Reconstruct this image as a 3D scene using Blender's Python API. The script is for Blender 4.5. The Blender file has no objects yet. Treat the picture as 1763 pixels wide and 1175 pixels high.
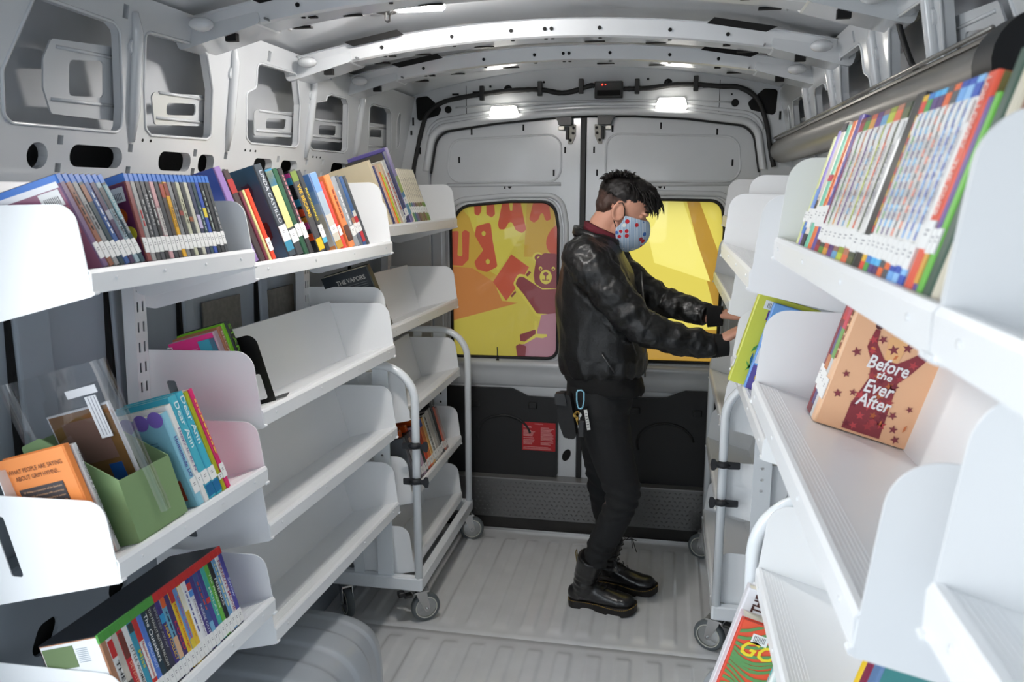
import bpy, math, random
from mathutils import Vector, Matrix
from mathutils.geometry import delaunay_2d_cdt
random.seed(7)
SC = bpy.context.scene
COL = SC.collection
R = math.radians
# ------------------------------------------------------------------ camera
cd = bpy.data.cameras.new('camera'); cam = bpy.data.objects.new('camera', cd); COL.objects.link(cam)
cam.location = (0.35, 0.0, 1.617)
cam.rotation_euler = (R(90-10.57), 0, R(10.83))
cd.sensor_width = 36; cd.lens = 36*1380/1763; cd.clip_start = 0.02; cd.clip_end = 200
cd.dof.use_dof = True; cd.dof.focus_distance = 2.5; cd.dof.aperture_fstop = 7.0
SC.camera = cam
# ------------------------------------------------------------------ world (open daylight sky outside the van)
wd = bpy.data.worlds.new('world'); SC.world = wd; wd.use_nodes = True
nt = wd.node_tree; bg = nt.nodes['Background']
tc = nt.nodes.new('ShaderNodeTexCoord'); sp = nt.nodes.new('ShaderNodeSeparateXYZ')
rp = nt.nodes.new('ShaderNodeValToRGB')
nt.links.new(tc.outputs['Generated'], sp.inputs[0]); 
mp = nt.nodes.new('ShaderNodeMapRange'); mp.inputs['From Min'].default_value = -1; mp.inputs['From Max'].default_value = 1
nt.links.new(sp.outputs['Z'], mp.inputs['Value']); nt.links.new(mp.outputs[0], rp.inputs[0]); nt.links.new(rp.outputs[0], bg.inputs[0])
e = rp.color_ramp.elements; e[0].position = 0.40; e[0].color = (0.34, 0.35, 0.36, 1); e[1].position = 0.52; e[1].color = (0.87, 0.94, 1.0, 1)
bg.inputs[1].default_value = 2.15
# ------------------------------------------------------------------ daylight through the open front and side door
def area(name, loc, rot, sx, sy, power, col=(0.9, 0.96, 1.0)):
    l = bpy.data.lights.new(name, 'AREA'); l.shape = 'RECTANGLE'; l.size = sx; l.size_y = sy; l.energy = power; l.color = col
    o = bpy.data.objects.new(name, l); COL.objects.link(o); o.location = loc; o.rotation_euler = rot; return o
area('daylight_front', (-0.2, -2.0, 1.7), (R(84), 0, R(-4)), 1.2, 1.0, 2)
area('daylight_side_door', (-1.75, 0.05, 1.75), (R(78), 0, R(-42)), 0.9, 1.6, 18)
SC.view_settings.view_transform = 'Standard'; SC.view_settings.look = 'None'; SC.view_settings.gamma = 1; SC.view_settings.use_curve_mapping = False
SC.view_settings.exposure = 0.62
SC.cycles.max_bounces = 12; SC.cycles.diffuse_bounces = 9; SC.cycles.glossy_bounces = 4; SC.cycles.transmission_bounces = 6
SC.cycles.sample_clamp_indirect = 6; SC.cycles.caustics_reflective = False; SC.cycles.caustics_refractive = False

# ------------------------------------------------------------------ materials
MATS = {}
def S2L(c):
    return tuple((x/12.92 if x <= 0.04045 else ((x+0.055)/1.055)**2.4) for x in c)
def mat(name, rgb, rough=0.5, metal=0.0, coat=0.0, noise=0.0, nscale=30, bump=0.0, bscale=200, emit=None, spec=0.5, alpha=1.0, stretch=None):
    """rgb given 0..255 as seen"""
    if name in MATS: return MATS[name]
    m = bpy.data.materials.new(name); m.use_nodes = True; t = m.node_tree; b = t.nodes['Principled BSDF']
    c = S2L([v/255 for v in rgb]) + (1,)
    b.inputs['Base Color'].default_value = c; b.inputs['Roughness'].default_value = rough; b.inputs['Metallic'].default_value = metal
    b.inputs['Coat Weight'].default_value = coat; b.inputs['Coat Roughness'].default_value = 0.08
    b.inputs['Specular IOR Level'].default_value = spec
    m.diffuse_color = c
    if noise or bump:
        tx = t.nodes.new('ShaderNodeTexCoord'); mpn = t.nodes.new('ShaderNodeMapping'); t.links.new(tx.outputs['Object'], mpn.inputs[0])
        if stretch: mpn.inputs['Scale'].default_value = stretch
    if noise:
        n = t.nodes.new('ShaderNodeTexNoise'); n.inputs['Scale'].default_value = nscale; n.inputs['Detail'].default_value = 4
        t.links.new(mpn.outputs[0], n.inputs['Vector'])
        mx = t.nodes.new('ShaderNodeMixRGB'); mx.blend_type = 'MULTIPLY'; mx.inputs[0].default_value = noise; mx.inputs[1].default_value = c
        r = t.nodes.new('ShaderNodeValToRGB'); r.color_ramp.elements[0].position = .35; r.color_ramp.elements[1].position = .65; r.color_ramp.elements[0].color = (.3, .3, .3, 1)
        t.links.new(n.outputs['Fac'], r.inputs[0]); t.links.new(r.outputs[0], mx.inputs[2]); t.links.new(mx.outputs[0], b.inputs['Base Color'])
    if bump:
        n2 = t.nodes.new('ShaderNodeTexNoise'); n2.inputs['Scale'].default_value = bscale; n2.inputs['Detail'].default_value = 3
        t.links.new(mpn.outputs[0], n2.inputs['Vector'])
        bm_ = t.nodes.new('ShaderNodeBump'); bm_.inputs['Strength'].default_value = bump; bm_.inputs['Distance'].default_value = 0.002
        t.links.new(n2.outputs['Fac'], bm_.inputs['Height']); t.links.new(bm_.outputs[0], b.inputs['Normal'])
    if emit:
        b.inputs['Emission Color'].default_value = S2L([v/255 for v in emit[0]]) + (1,); b.inputs['Emission Strength'].default_value = emit[1]
    if alpha < 1: b.inputs['Alpha'].default_value = alpha
    MATS[name] = m; return m
def C(rgb, rough=0.35):
    return mat('col_%d_%d_%d_%d' % (rgb[0], rgb[1], rgb[2], int(rough*100)), rgb, rough)
def film(name, rgb, k=0.31, diff=0.35):
    if name in MATS: return MATS[name]
    m = bpy.data.materials.new(name); m.use_nodes = True; t = m.node_tree; t.nodes.remove(t.nodes['Principled BSDF'])
    out = t.nodes['Material Output']; c = tuple(q*k for q in S2L([v/255 for v in rgb])) + (1,)
    tr = t.nodes.new('ShaderNodeBsdfTranslucent'); tr.inputs[0].default_value = c
    df = t.nodes.new('ShaderNodeBsdfDiffuse'); df.inputs[0].default_value = c
    gl = t.nodes.new('ShaderNodeBsdfGlossy'); gl.inputs['Roughness'].default_value = 0.03
    a = t.nodes.new('ShaderNodeMixShader'); a.inputs[0].default_value = diff; t.links.new(tr.outputs[0], a.inputs[1]); t.links.new(df.outputs[0], a.inputs[2])
    fr = t.nodes.new('ShaderNodeFresnel'); fr.inputs[0].default_value = 1.5
    b_ = t.nodes.new('ShaderNodeMixShader'); t.links.new(fr.outputs[0], b_.inputs[0]); t.links.new(a.outputs[0], b_.inputs[1]); t.links.new(gl.outputs[0], b_.inputs[2])
    t.links.new(b_.outputs[0], out.inputs[0]); m.diffuse_color = c; MATS[name] = m; return m
def clear(name, rgb=(255, 255, 255), rough=0.02, mixf=0.12):
    if name in MATS: return MATS[name]
    m = bpy.data.materials.new(name); m.use_nodes = True; t = m.node_tree; t.nodes.remove(t.nodes['Principled BSDF'])
    out = t.nodes['Material Output']; c = S2L([v/255 for v in rgb]) + (1,)
    tr = t.nodes.new('ShaderNodeBsdfTransparent'); tr.inputs[0].default_value = c
    gl = t.nodes.new('ShaderNodeBsdfGlossy'); gl.inputs['Roughness'].default_value = rough
    a = t.nodes.new('ShaderNodeMixShader'); a.inputs[0].default_value = mixf; t.links.new(tr.outputs[0], a.inputs[1]); t.links.new(gl.outputs[0], a.inputs[2]); t.links.new(a.outputs[0], out.inputs[0])
    MATS[name] = m; return m

PAINT = mat('van_body_paint', (200, 203, 206), 0.22, coat=0.6, noise=0.05, nscale=6, bump=0.04, bscale=14)
SKIN = mat('van_outer_skin_primer', (165, 168, 172), 0.45, noise=0.25, nscale=3)
SKINLOW = mat('van_lower_skin', (166, 175, 185), 0.5, noise=0.12, nscale=3)
FLOORM = mat('van_floor_paint', (218, 219, 220), 0.26, coat=0.4, noise=0.08, nscale=9, bump=0.05, bscale=40)
WHITE = mat('shelf_white_powder_coat', (240, 241, 242), 0.33, bump=0.06, bscale=900)
TUBEW = mat('cart_white_enamel', (236, 240, 243), 0.2, coat=0.5)
BLACK = mat('black_rubber', (20, 20, 21), 0.55)
DARK = mat('dark_cavity', (12, 12, 13), 0.9)
BLKPL = mat('black_plastic', (26, 26, 27), 0.4)
TRIMB = mat('black_door_trim', (24, 24, 25), 0.5, bump=0.1, bscale=400)
CHROME = mat('zinc_steel', (200, 200, 200), 0.25, metal=1.0)
TREAD = mat('tread_plate', (118, 118, 118), 0.36, metal=0.7)
GREYPL = mat('grey_caster_rubber', (92, 98, 100), 0.6)

# ------------------------------------------------------------------ mesh helpers
class MB:
    def __init__(s): s.v = []; s.f = []; s.m = []; s.sm = []; s.M = Matrix.Identity(4); s.cur = 0
    def add(s, vs, fs, smooth=False, mi=None):
        o = len(s.v); s.v += [s.M @ Vector(p) for p in vs]; s.f += [tuple(i+o for i in f) for f in fs]
        k = s.cur if mi is None else mi
        s.m += [k]*len(fs); s.sm += [smooth]*len(fs)
    def box(s, a, b, mi=None):
        x0, y0, z0 = a; x1, y1, z1 = b
        s.add([(x0,y0,z0),(x1,y0,z0),(x1,y1,z0),(x0,y1,z0),(x0,y0,z1),(x1,y0,z1),(x1,y1,z1),(x0,y1,z1)],
              [(0,3,2,1),(4,5,6,7),(0,1,5,4),(1,2,6,5),(2,3,7,6),(3,0,4,7)], mi=mi)
    def bbox(s, a, b, r, mi=None):
        # box with chamfered edges along its longest-profile (z prism) and top/bottom
        x0, y0, z0 = a; x1, y1, z1 = b
        poly = fillet([(x0,y0),(x1,y0),(x1,y1),(x0,y1)], r, 3)
        ins = fillet([(x0+r*.6,y0+r*.6),(x1-r*.6,y0+r*.6),(x1-r*.6,y1-r*.6),(x0+r*.6,y1-r*.6)], r*.6, 3)
        n = len(poly); vs = [(p[0],p[1],z0) for p in ins]+[(p[0],p[1],z0+r*.6) for p in poly]+[(p[0],p[1],z1-r*.6) for p in poly]+[(p[0],p[1],z1) for p in ins]
        fs = []
        for k in range(3):
            for i in range(n): j = (i+1) % n; fs.append((k*n+i, k*n+j, (k+1)*n+j, (k+1)*n+i))
        fs.append(tuple(range(n-1,-1,-1))); fs.append(tuple(3*n+i for i in range(n)))
        s.add(vs, fs, mi=mi)
    def tube(s, path, r, seg=10, closed=False, mi=None, cap=True):
        P = [Vector(p) for p in path]; n = len(P); rs = r if isinstance(r, (list, tuple)) else [r]*n
        vs = []; up = None
        for i, p in enumerate(P):
            if closed: d = (P[(i+1)%n]-P[i-1])
            else: d = (P[min(i+1,n-1)]-P[max(i-1,0)])
            d.normalize()
            if up is None:
                up = Vector((0,0,1)) if abs(d.z) < .9 else Vector((1,0,0))
            sd = d.cross(up)
            if sd.length < 1e-6: sd = d.orthogonal()
            sd.normalize(); up = sd.cross(d).normalized()
            rr = rs[i]
            ra, rb = rr if isinstance(rr, (tuple, list)) else (rr, rr)
            for k in range(seg):
                a = 2*math.pi*k/seg; vs.append(tuple(p + sd*math.cos(a)*ra + up*math.sin(a)*rb))
        fs = []
        for i in range(n if closed else n-1):
            for k in range(seg):
                a = i*seg+k; b = i*seg+(k+1)%seg; c = ((i+1)%n)*seg+(k+1)%seg; d_ = ((i+1)%n)*seg+k
                fs.append((a,b,c,d_))
        if not closed and cap: fs.append(tuple(range(seg-1,-1,-1))); fs.append(tuple((n-1)*seg+k for k in range(seg)))
        s.add(vs, fs, True, mi)
    def ell(s, c, r, rot=None, nu=20, nv=12, mi=None):
        vs = [(0,0,-1)]; fs = []
        for j in range(1, nv):
            t = -math.pi/2+math.pi*j/nv
            for i in range(nu): a = 2*math.pi*i/nu; vs.append((math.cos(t)*math.cos(a), math.cos(t)*math.sin(a), math.sin(t)))
        vs.append((0,0,1)); Mx = (rot or Matrix.Identity(3))
        vs = [tuple(Vector(c)+Mx @ Vector((p[0]*r[0],p[1]*r[1],p[2]*r[2]))) for p in vs]
        for i in range(nu): fs.append((0, 1+(i+1)%nu, 1+i))
        for j in range(nv-2):
            for i in range(nu): a = 1+j*nu+i; b = 1+j*nu+(i+1)%nu; fs.append((a, b, b+nu, a+nu))
        L = len(vs)-1; o = 1+(nv-2)*nu
        for i in range(nu): fs.append((o+i, o+(i+1)%nu, L))
        s.add(vs, fs, True, mi)
    def prism(s, poly, h0, h1, fr=lambda a, b, c: (a, b, c), holes=(), mi=None, smi=None, smooth=False):
        """poly in (a,b), extruded along c from h0 to h1, mapped by fr"""
        loops = [list(poly)]+[list(h) for h in holes]
        pts = []; edges = []
        for L in loops:
            o = len(pts); pts += [Vector(p) for p in L]; edges += [(o+i, o+(i+1)%len(L)) for i in range(len(L))]
        if not holes and len(poly) <= 4: tri = [tuple(range(len(poly)))]; V2 = pts
        else:
            V2, _, F2, *_r = delaunay_2d_cdt(pts, edges, [], 0, 1e-7)
            tri = []
            for f in F2:
                c = sum((V2[i] for i in f), Vector((0,0)))/len(f)
                if inside(c, loops[0]) and not any(inside(c, h) for h in loops[1:]): tri.append(tuple(f))
        n = len(V2)
        top = [fr(p.x, p.y, h1) for p in V2]; bot = [fr(p.x, p.y, h0) for p in V2]
        s.add(top, tri, mi=mi); s.add(bot, [tuple(reversed(t)) for t in tri], mi=mi)
        for L in loops:
            m = len(L); vs = [fr(p[0],p[1],h0) for p in L]+[fr(p[0],p[1],h1) for p in L]
            s.add(vs, [(i,(i+1)%m,m+(i+1)%m,m+i) for i in range(m)], mi=(mi if smi is None else smi), smooth=smooth)
    def sheet(s, poly, fr, t, mi=None):
        """open polyline (a,b) thickened by t, extruded via fr over c in [c0,c1] given in fr"""
        pass
    def grid(s, rows, smooth=True, closed=False, mi=None):
        n = len(rows); m = len(rows[0]); vs = [p for r_ in rows for p in r_]; fs = []
        for i in range(n-1):
            for j in range(m if closed else m-1): fs.append((i*m+j, i*m+(j+1)%m, (i+1)*m+(j+1)%m, (i+1)*m+j))
        s.add(vs, fs, smooth, mi)
    def loft(s, rows, mi=None, smooth=True):
        s.grid(rows, smooth, True, mi); m = len(rows[0]); o = len(rows)
        s.add(rows[0], [tuple(range(m-1,-1,-1))], smooth, mi); s.add(rows[-1], [tuple(range(m))], smooth, mi)
    def build(s, name, mats, parent=None, kind=None, label=None):
        me = bpy.data.meshes.new(name)
        loc = Vector((0,0,0))
        me.from_pydata([tuple(v) for v in s.v], [], s.f)
        if not isinstance(mats, (list, tuple)): mats = [mats]
        for m_ in mats: me.materials.append(m_)
        me.polygons.foreach_set('material_index', s.m); me.polygons.foreach_set('use_smooth', s.sm); me.update()
        o = bpy.data.objects.new(name, me); COL.objects.link(o)
        if parent: o.parent = parent
        if kind: o['kind'] = kind
        if label: o['label'] = label
        return o
def inside(p, L):
    r = False; n = len(L)
    for i in range(n):
        x0, y0 = L[i][0], L[i][1]; x1, y1 = L[(i+1)%n][0], L[(i+1)%n][1]
        if (y0 > p[1]) != (y1 > p[1]) and p[0] < (x1-x0)*(p[1]-y0)/(y1-y0)+x0: r = not r
    return r
def fillet(P, r, seg=5):
    out = []; n = len(P)
    for i in range(n):
        a, b, c = Vector(P[i-1][:2]), Vector(P[i][:2]), Vector(P[(i+1)%n][:2]); rr = r[i] if isinstance(r, (list,tuple)) else r
        if rr <= 0: out.append(tuple(b)); continue
        u = a-b; v = c-b; lu, lv = u.length, v.length; u.normalize(); v.normalize()
        ang = math.acos(max(-1, min(1, u.dot(v))))
        if ang > 3.05: out.append(tuple(b)); continue
        d = min(rr/math.tan(ang/2), lu*.49, lv*.49); rr = d*math.tan(ang/2)
        cen = b+(u+v).normalized()*(rr/math.sin(ang/2)); s0 = b+u*d-cen; s1 = b+v*d-cen
        a0 = math.atan2(s0.y, s0.x); a1 = math.atan2(s1.y, s1.x); da = a1-a0
        while da > math.pi: da -= 2*math.pi
        while da < -math.pi: da += 2*math.pi
        for k in range(seg+1): t = a0+da*k/seg; out.append((cen.x+rr*math.cos(t), cen.y+rr*math.sin(t)))
    return out
def rect(x0, y0, x1, y1, r=0, seg=4):
    P = [(x0,y0),(x1,y0),(x1,y1),(x0,y1)]; return fillet(P, r, seg) if r else P
def circ(x, y, rx, ry=None, n=16):
    ry = ry or rx; return [(x+rx*math.cos(2*math.pi*i/n), y+ry*math.sin(2*math.pi*i/n)) for i in range(n)]
def tag(o, label=None, cat=None, group=None, kind=None):
    if label: o['label'] = label
    if cat: o['category'] = cat
    if group: o['group'] = group
    if kind: o['kind'] = kind
    return o
def empty(name, loc=(0,0,0), label=None, cat=None, group=None, rz=0):
    o = bpy.data.objects.new(name, None); o.empty_display_size = .05; COL.objects.link(o); o.location = loc; o.rotation_euler = (0,0,rz)
    return tag(o, label, cat, group)
_TX = {}
_fonts = None
def text_mesh(s, bold=0.0, shear=0.0):
    key = (s, bold, shear)
    if key in _TX: return _TX[key]
    cu = bpy.data.curves.new('t', 'FONT'); cu.body = s; cu.size = 1; cu.align_x = 'CENTER'; cu.align_y = 'CENTER'; cu.resolution_u = 2; cu.offset = bold; cu.shear = shear
    o = bpy.data.objects.new('t', cu); COL.objects.link(o)
    dg = bpy.context.evaluated_depsgraph_get(); me = bpy.data.meshes.new_from_object(o.evaluated_get(dg))
    vs = [tuple(v.co) for v in me.vertices]; fs = [tuple(p.vertices) for p in me.polygons]
    bpy.data.objects.remove(o); bpy.data.curves.remove(cu); bpy.data.meshes.remove(me)
    xs = [v[0] for v in vs] or [0,1]; ys = [v[1] for v in vs] or [0,1]
    cx, cy = (min(xs)+max(xs))/2, (min(ys)+max(ys))/2; w = max(xs)-min(xs); h = max(ys)-min(ys)
    _TX[key] = ([(v[0]-cx, v[1]-cy) for v in vs], fs, w, h); return _TX[key]
def put_text(mb, s, origin, ax, ay, w=None, h=None, bold=0.0, mi=None, shear=0.0):
    """flat lettering centred at origin; ax: reading direction, ay: up of letters; fits into w x h"""
    vs, fs, tw, th = text_mesh(s, bold, shear)
    sx = (w/tw) if w else None; sy = (h/th) if h else None
    if sx is None: sx = sy
    if sy is None: sy = sx
    O = Vector(origin); ax = Vector(ax).normalized(); ay = Vector(ay).normalized()
    mb.add([tuple(O+ax*(v[0]*sx)+ay*(v[1]*sy)) for v in vs], fs, mi=mi)

# ------------------------------------------------------------------ van shell
def struct(mb, name, m): return mb.build(name, m, kind='structure')
Y0, YR = -0.97, 3.62
YL = 0.90    # rear edge of the open side door
# floor with pressed ribs
def ribz(x, y):
    z = 0.0
    for (a, b, off) in ((-.6, 2.60, 0.0), (2.70, 3.50, 0.052)):
        if a < y < b:
            ph = ((x+off+5.0) % 0.104)/0.104
            w = 0.0
            t = abs(ph-.5)*0.104
            w = max(0, min(1, (0.031-t)/0.009))
            e = min(1, (y-a)/.03, (b-y)/.03)
            z = .0075*w*w*(3-2*w)*e
    return z
mb = MB(); xs = [-.99]+[-.90+1.80*i/276 for i in range(277)]+[.99]
ys = [Y0+(2.55-Y0)*i/8 for i in range(9)]+[2.56,2.57,2.58,2.59,2.60,2.62,2.648,2.65,2.652,2.68,2.70,2.71,2.72,2.73,2.745,3.0,3.2,3.45,3.46,3.47,3.48,3.49,3.50,3.52,3.63]
mb.grid([[(x, y, ribz(x,y)+(-.003 if abs(y-2.65) < .0015 else 0)) for x in xs] for y in ys])
struct(mb, 'floor', FLOORM)
# wheel arches
def wheel_arch(s):
    mb = MB(); rows = []
    NY = 120; NA = 40
    ya, yb, H, W = 1.30, 2.34, .315, .42
    for i in range(NY+1):
        t = -1+2*i/NY; g = (1-abs(t)**5.0)**(1/2.2) if abs(t) < 1 else 0
        y = (ya+yb)/2+t*(yb-ya)/2; row = []
        for k in range(NA+1):
            a = math.pi/2*k/NA; p = .38
            cx = math.sin(a)**p if a > 0 else 0; cz = math.cos(a)**p if a < math.pi/2-1e-6 else 0
            hh = H*(.25+.75*g) if g > 0 else 0
            rib = 1+0.018*max(0,min(1,(math.sin(i*2*math.pi/20)+.2)*4))*(1 if 8 < i < NY-8 else 0)
            x = .90-W*cx*(.55+.45*g)*rib; row.append((s*x, y, max(.002, hh*cz*rib) if g > 0 else .002))
        rows.append(row)
    mb.grid(rows)
    return rows, mb
for s in (-1, 1):
    rows, mb = wheel_arch(s); struct(mb, 'trim_1' if s < 0 else 'trim_2', mat('wheel_arch_paint', (172, 178, 184), 0.28, coat=0.4))

# side walls: upper inner panel with pressed openings, leaning inwards
HOLES = [
 ([(1.31,1.833),(1.371,1.973),(1.587,1.967),(1.611,1.955),(1.648,1.80),(1.651,1.755),(1.635,1.746),(1.342,1.743),(1.322,1.756)], .02),
 ([(1.695,1.961),(1.71,1.969),(1.918,1.973),(1.946,1.957),(1.991,1.878),(2.013,1.762),(1.995,1.753),(1.759,1.748),(1.735,1.761),(1.712,1.851)], .012),
 ([(2.197,1.97),(2.218,1.977),(2.432,1.979),(2.453,1.967),(2.501,1.893),(2.536,1.768),(2.514,1.759),(2.227,1.756),(2.197,1.769),(2.16,1.89),(2.21,1.908)], .012),
 ([(2.691,1.939),(2.722,1.948),(2.856,1.949),(2.886,1.932),(2.95,1.773),(2.922,1.761),(2.648,1.758),(2.614,1.772),(2.562,1.903),(2.692,1.925)], .012),
 ([(3.094,1.944),(3.126,1.956),(3.316,1.958),(3.354,1.943),(3.438,1.787),(3.408,1.773),(3.197,1.771),(3.155,1.79)], .012),
 ([(3.447,1.956),(3.474,1.947),(3.53,1.818),(3.50,1.80),(3.437,1.914)], .01),
 ([(.62,1.76),(.60,1.96),(1.10,1.97),(1.15,1.95),(1.20,1.80),(1.18,1.745),(.65,1.745)], .02),
]
OV = [(1.383,1.448-.005,1.686,.022,1),(1.564-.06,1.732-.012,1.690,.0175,0),(1.875,1.915,1.694,.017,0),(2.015-.075,2.015+.03,1.695,.0,0)]
ovals = [rect(1.385,1.661,1.44,1.712,.025),rect(1.50,1.668,1.665,1.714,.022),rect(1.80,1.668,1.935,1.714,.02),rect(1.97,1.668,2.045,1.714,.018),
         rect(2.262,1.672,2.375,1.716,.018),rect(2.435,1.672,2.55,1.716,.018),rect(2.83,1.678,2.98,1.722,.018),rect(3.10,1.68,3.22,1.722,.018),rect(.95,1.668,1.2,1.714,.02)]
sqs = [(1.47,1.72),(1.47,1.665),(1.69,1.715),(1.69,1.665),(1.95,1.716),(1.95,1.668),(2.10,1.715),(2.10,1.67),(2.41,1.718),(2.41,1.674),(2.62,1.716),(2.62,1.68),(2.75,1.72),(2.75,1.68),(3.05,1.72)]
topsq = [(1.623,1.995),(1.906,1.998),(2.258,2.002),(2.701,2.007),(3.152,2.012)]
BR = [  # stiffener brackets seen behind the openings: outline, slots
 ([(1.440,1.874),(1.456,1.913),(1.66,1.928),(1.69,1.774),(1.475,1.772),(1.447,1.82)], [[(1.509,1.881),(1.611,1.893),(1.624,1.819),(1.519,1.812)]]),
 ([(1.785,1.85),(2.03,1.868),(2.05,1.79),(1.812,1.777)], [[(1.848,1.832),(1.972,1.841),(1.979,1.813),(1.854,1.803)]]),
 ([(2.272,1.855),(2.55,1.872),(2.575,1.794),(2.295,1.783)], [[(2.35,1.838),(2.485,1.846),(2.492,1.816),(2.36,1.808)]]),
 ([(2.632,1.861),(2.94,1.878),(2.97,1.80),(2.661,1.792)], [[(2.73,1.848),(2.88,1.855),(2.90,1.822),(2.745,1.815)]]),
 ([(3.12,1.89),(3.42,1.90),(3.46,1.79),(3.17,1.78)], [[(3.22,1.868),(3.36,1.875),(3.38,1.845),(3.235,1.84)]]),
]
def wallx(z): return .87-.2333*(z-1.69)
def side_wall(s, name):
    mb = MB()
    fr = lambda a, b, c: (s*(wallx(b)-c), a, b)
    out = [(YL if s < 0 else Y0,1.625),(3.66,1.635),(3.66,2.035),(YL if s < 0 else Y0,2.035)]
    holes = [fillet(h, r, 4) for h, r in HOLES]+ovals+[rect(a-.008,b-.009,a+.008,b+.009) for a,b in sqs]+[rect(a-.009,b-.014,a+.009,b+.014) for a,b in topsq]
    if s < 0: holes = [h for h in holes if min(p[0] for p in h) > 1.14]
    mb.prism(out, -.022, 0, fr, holes)
    # raised lips round the big openings and the pillar swages
    for h, r in HOLES:
        if s < 0 and h[0][0] < 1.1: continue
        L = fillet(h, r, 4)
        mb.tube([fr(a,b,.0) for a,b in L], .0035, 6, True)
    for yy in (1.68, 2.09, 2.59, 3.02):
        mb.tube([fr(yy+.01,1.73,0), fr(yy,1.80,.006), fr(yy-.02,1.96,.006), fr(yy-.03,2.0,0)], [.008,.013,.013,.008], 8)
        for zz in (1.765, 1.93):
            mb.prism(circ(yy+.012-(zz-1.76)*.2, zz, .016), 0, .006, fr, smooth=True)
            mb.prism(circ(yy+.012-(zz-1.76)*.2, zz, .005), .006, .0075, fr, mi=1)
    for yy in (1.70, 2.2, 2.66, 3.1):
        for k in range(3): mb.prism(circ(yy+.03*k, 1.735, .0035), 0, .001, fr, mi=1)
    # brackets
    for o, sl in BR:
        mb.prism(fillet(o, .012, 4), -.035, -.031, fr, [fillet(x, .01, 4) for x in sl])
        zz0 = min(p[1] for p in o); zz1 = max(p[1] for p in o); y0 = min(p[0] for p in o)+.03; y1 = max(p[0] for p in o)-.01
        for k in (.18, .82):
            z = zz0+(zz1-zz0)*k; mb.tube([fr(y0,z,-.031), fr(y1,z+.006,-.031)], .004, 6)
    # lower return flange
    mb.box(*sorted_box((s*.885, YL if s < 0 else Y0, 1.612), (s*.965, 3.62, 1.628)))
    # outer skin and lower wall
    ya = YL if s < 0 else Y0
    mb.grid([[(s*(.985-.05*max(0,(z-1.0))**1.2), y, z) for y in (ya, 1.2, 1.5, 2, 2.5, 3, 3.3, 3.6, 3.66)] for z in (0, .4, .8, 1.2, 1.6, 1.8)], True, mi=2)
    mb.grid([[(s*(.9685-.05*max(0,(z-1.0))**1.2)-s*.0, y, z) for y in (ya, 1.2, 1.5, 2, 2.5, 3, 3.3, 3.6, 3.66)] for z in (1.64, 1.8, 2.0, 2.08)], True, mi=5)
    # pillars and rubber seams on the lower wall
    for (y, w) in ((1.40,.10),(1.70,.035),(1.99,.05),(2.42,.05),(2.73,.05),(3.22,.05)):
        mb.bbox((min(s*.985,s*.955), y, .1), (max(s*.985,s*.955), y+w, 1.62), .008, mi=2)
        mb.box((min(s*.985,s*.962), y-.012, .3), (max(s*.985,s*.962), y-.002, 1.61), mi=1)
    mb.bbox((min(s*.985,s*.93), ya, .80), (max(s*.985,s*.93), 3.60, .86), .01, mi=2)
    mb.prism([(ya,0),(3.62,0),(3.62,.82),(ya,.82)], -.01, 0, lambda a,b,c: (s*(.915-c*s*s), a, b), [fillet([(1.29,.655),(1.36,.655),(1.40,.72),(1.33,.72)],.025,5), fillet([(1.53,.66),(1.60,.66),(1.63,.73),(1.56,.73)],.025,5), rect(2.5,.45,2.62,.6,.03)], mi=3)
    if s < 0: # sound-deadening patches
        for (a,b,c,d) in ((2.09,1.12,2.30,1.30),(2.45,1.13,2.67,1.29)): mb.box((s*.965-.001, a, b), (s*.965+.004, c, d), mi=4)
    mb.box((min(s*.935,s*.945), ya, .58), (max(s*.935,s*.945), 2.7, .78), mi=1)  # dark box standing in for the shade behind the lower oval holes
    # dark sheet added behind the oval slots, in place of the shade inside
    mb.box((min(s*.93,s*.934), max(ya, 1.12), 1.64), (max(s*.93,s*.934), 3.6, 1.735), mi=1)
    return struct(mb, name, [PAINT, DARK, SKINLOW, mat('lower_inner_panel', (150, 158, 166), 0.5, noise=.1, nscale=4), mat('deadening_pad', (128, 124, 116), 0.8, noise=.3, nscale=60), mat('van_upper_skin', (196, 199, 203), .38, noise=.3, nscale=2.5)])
def sorted_box(a, b): return tuple(min(x,y) for x,y in zip(a,b)), tuple(max(x,y) for x,y in zip(a,b))
side_wall(-1, 'wall_left'); side_wall(1, 'wall_right')

# ceiling: roof skin
def roofz(x): return 2.145-.115*(min(abs(x),.9)/.85)**2
mb = MB(); xs = [-.99]+[-.90+1.8*i/40 for i in range(41)]+[.99]
mb.grid([[(x, y, roofz(x)+ (0.012 if 0.02 < ((y-1.0) % .5) < .03 else 0)) for x in xs] for y in [Y0+ (3.70-Y0)*j/200 for j in range(201)]])
for (x, y, w, d, a) in ((-.50,2.18,.09,.07,.3),(-.38,2.22,.09,.07,-.3),(-.33,2.62,.1,.06,.2),(-.1,2.66,.1,.05,0),(-.62,3.05,.1,.07,.4),(.30,3.1,.06,.10,0),(-.45,3.2,.12,.06,.3),(-.30,3.12,.10,.07,-.2)):
    M0 = Matrix.Translation((x,y,roofz(x)-.004))@Matrix.Rotation(a,4,'Z'); mb.M = M0; mb.box((-w/2,-d/2,-.002),(w/2,d/2,.002), mi=1); mb.M = Matrix.Identity(4)
struct(mb, 'ceiling', [PAINT, mat('roof_pad', (176, 174, 170), 0.7)])
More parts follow.
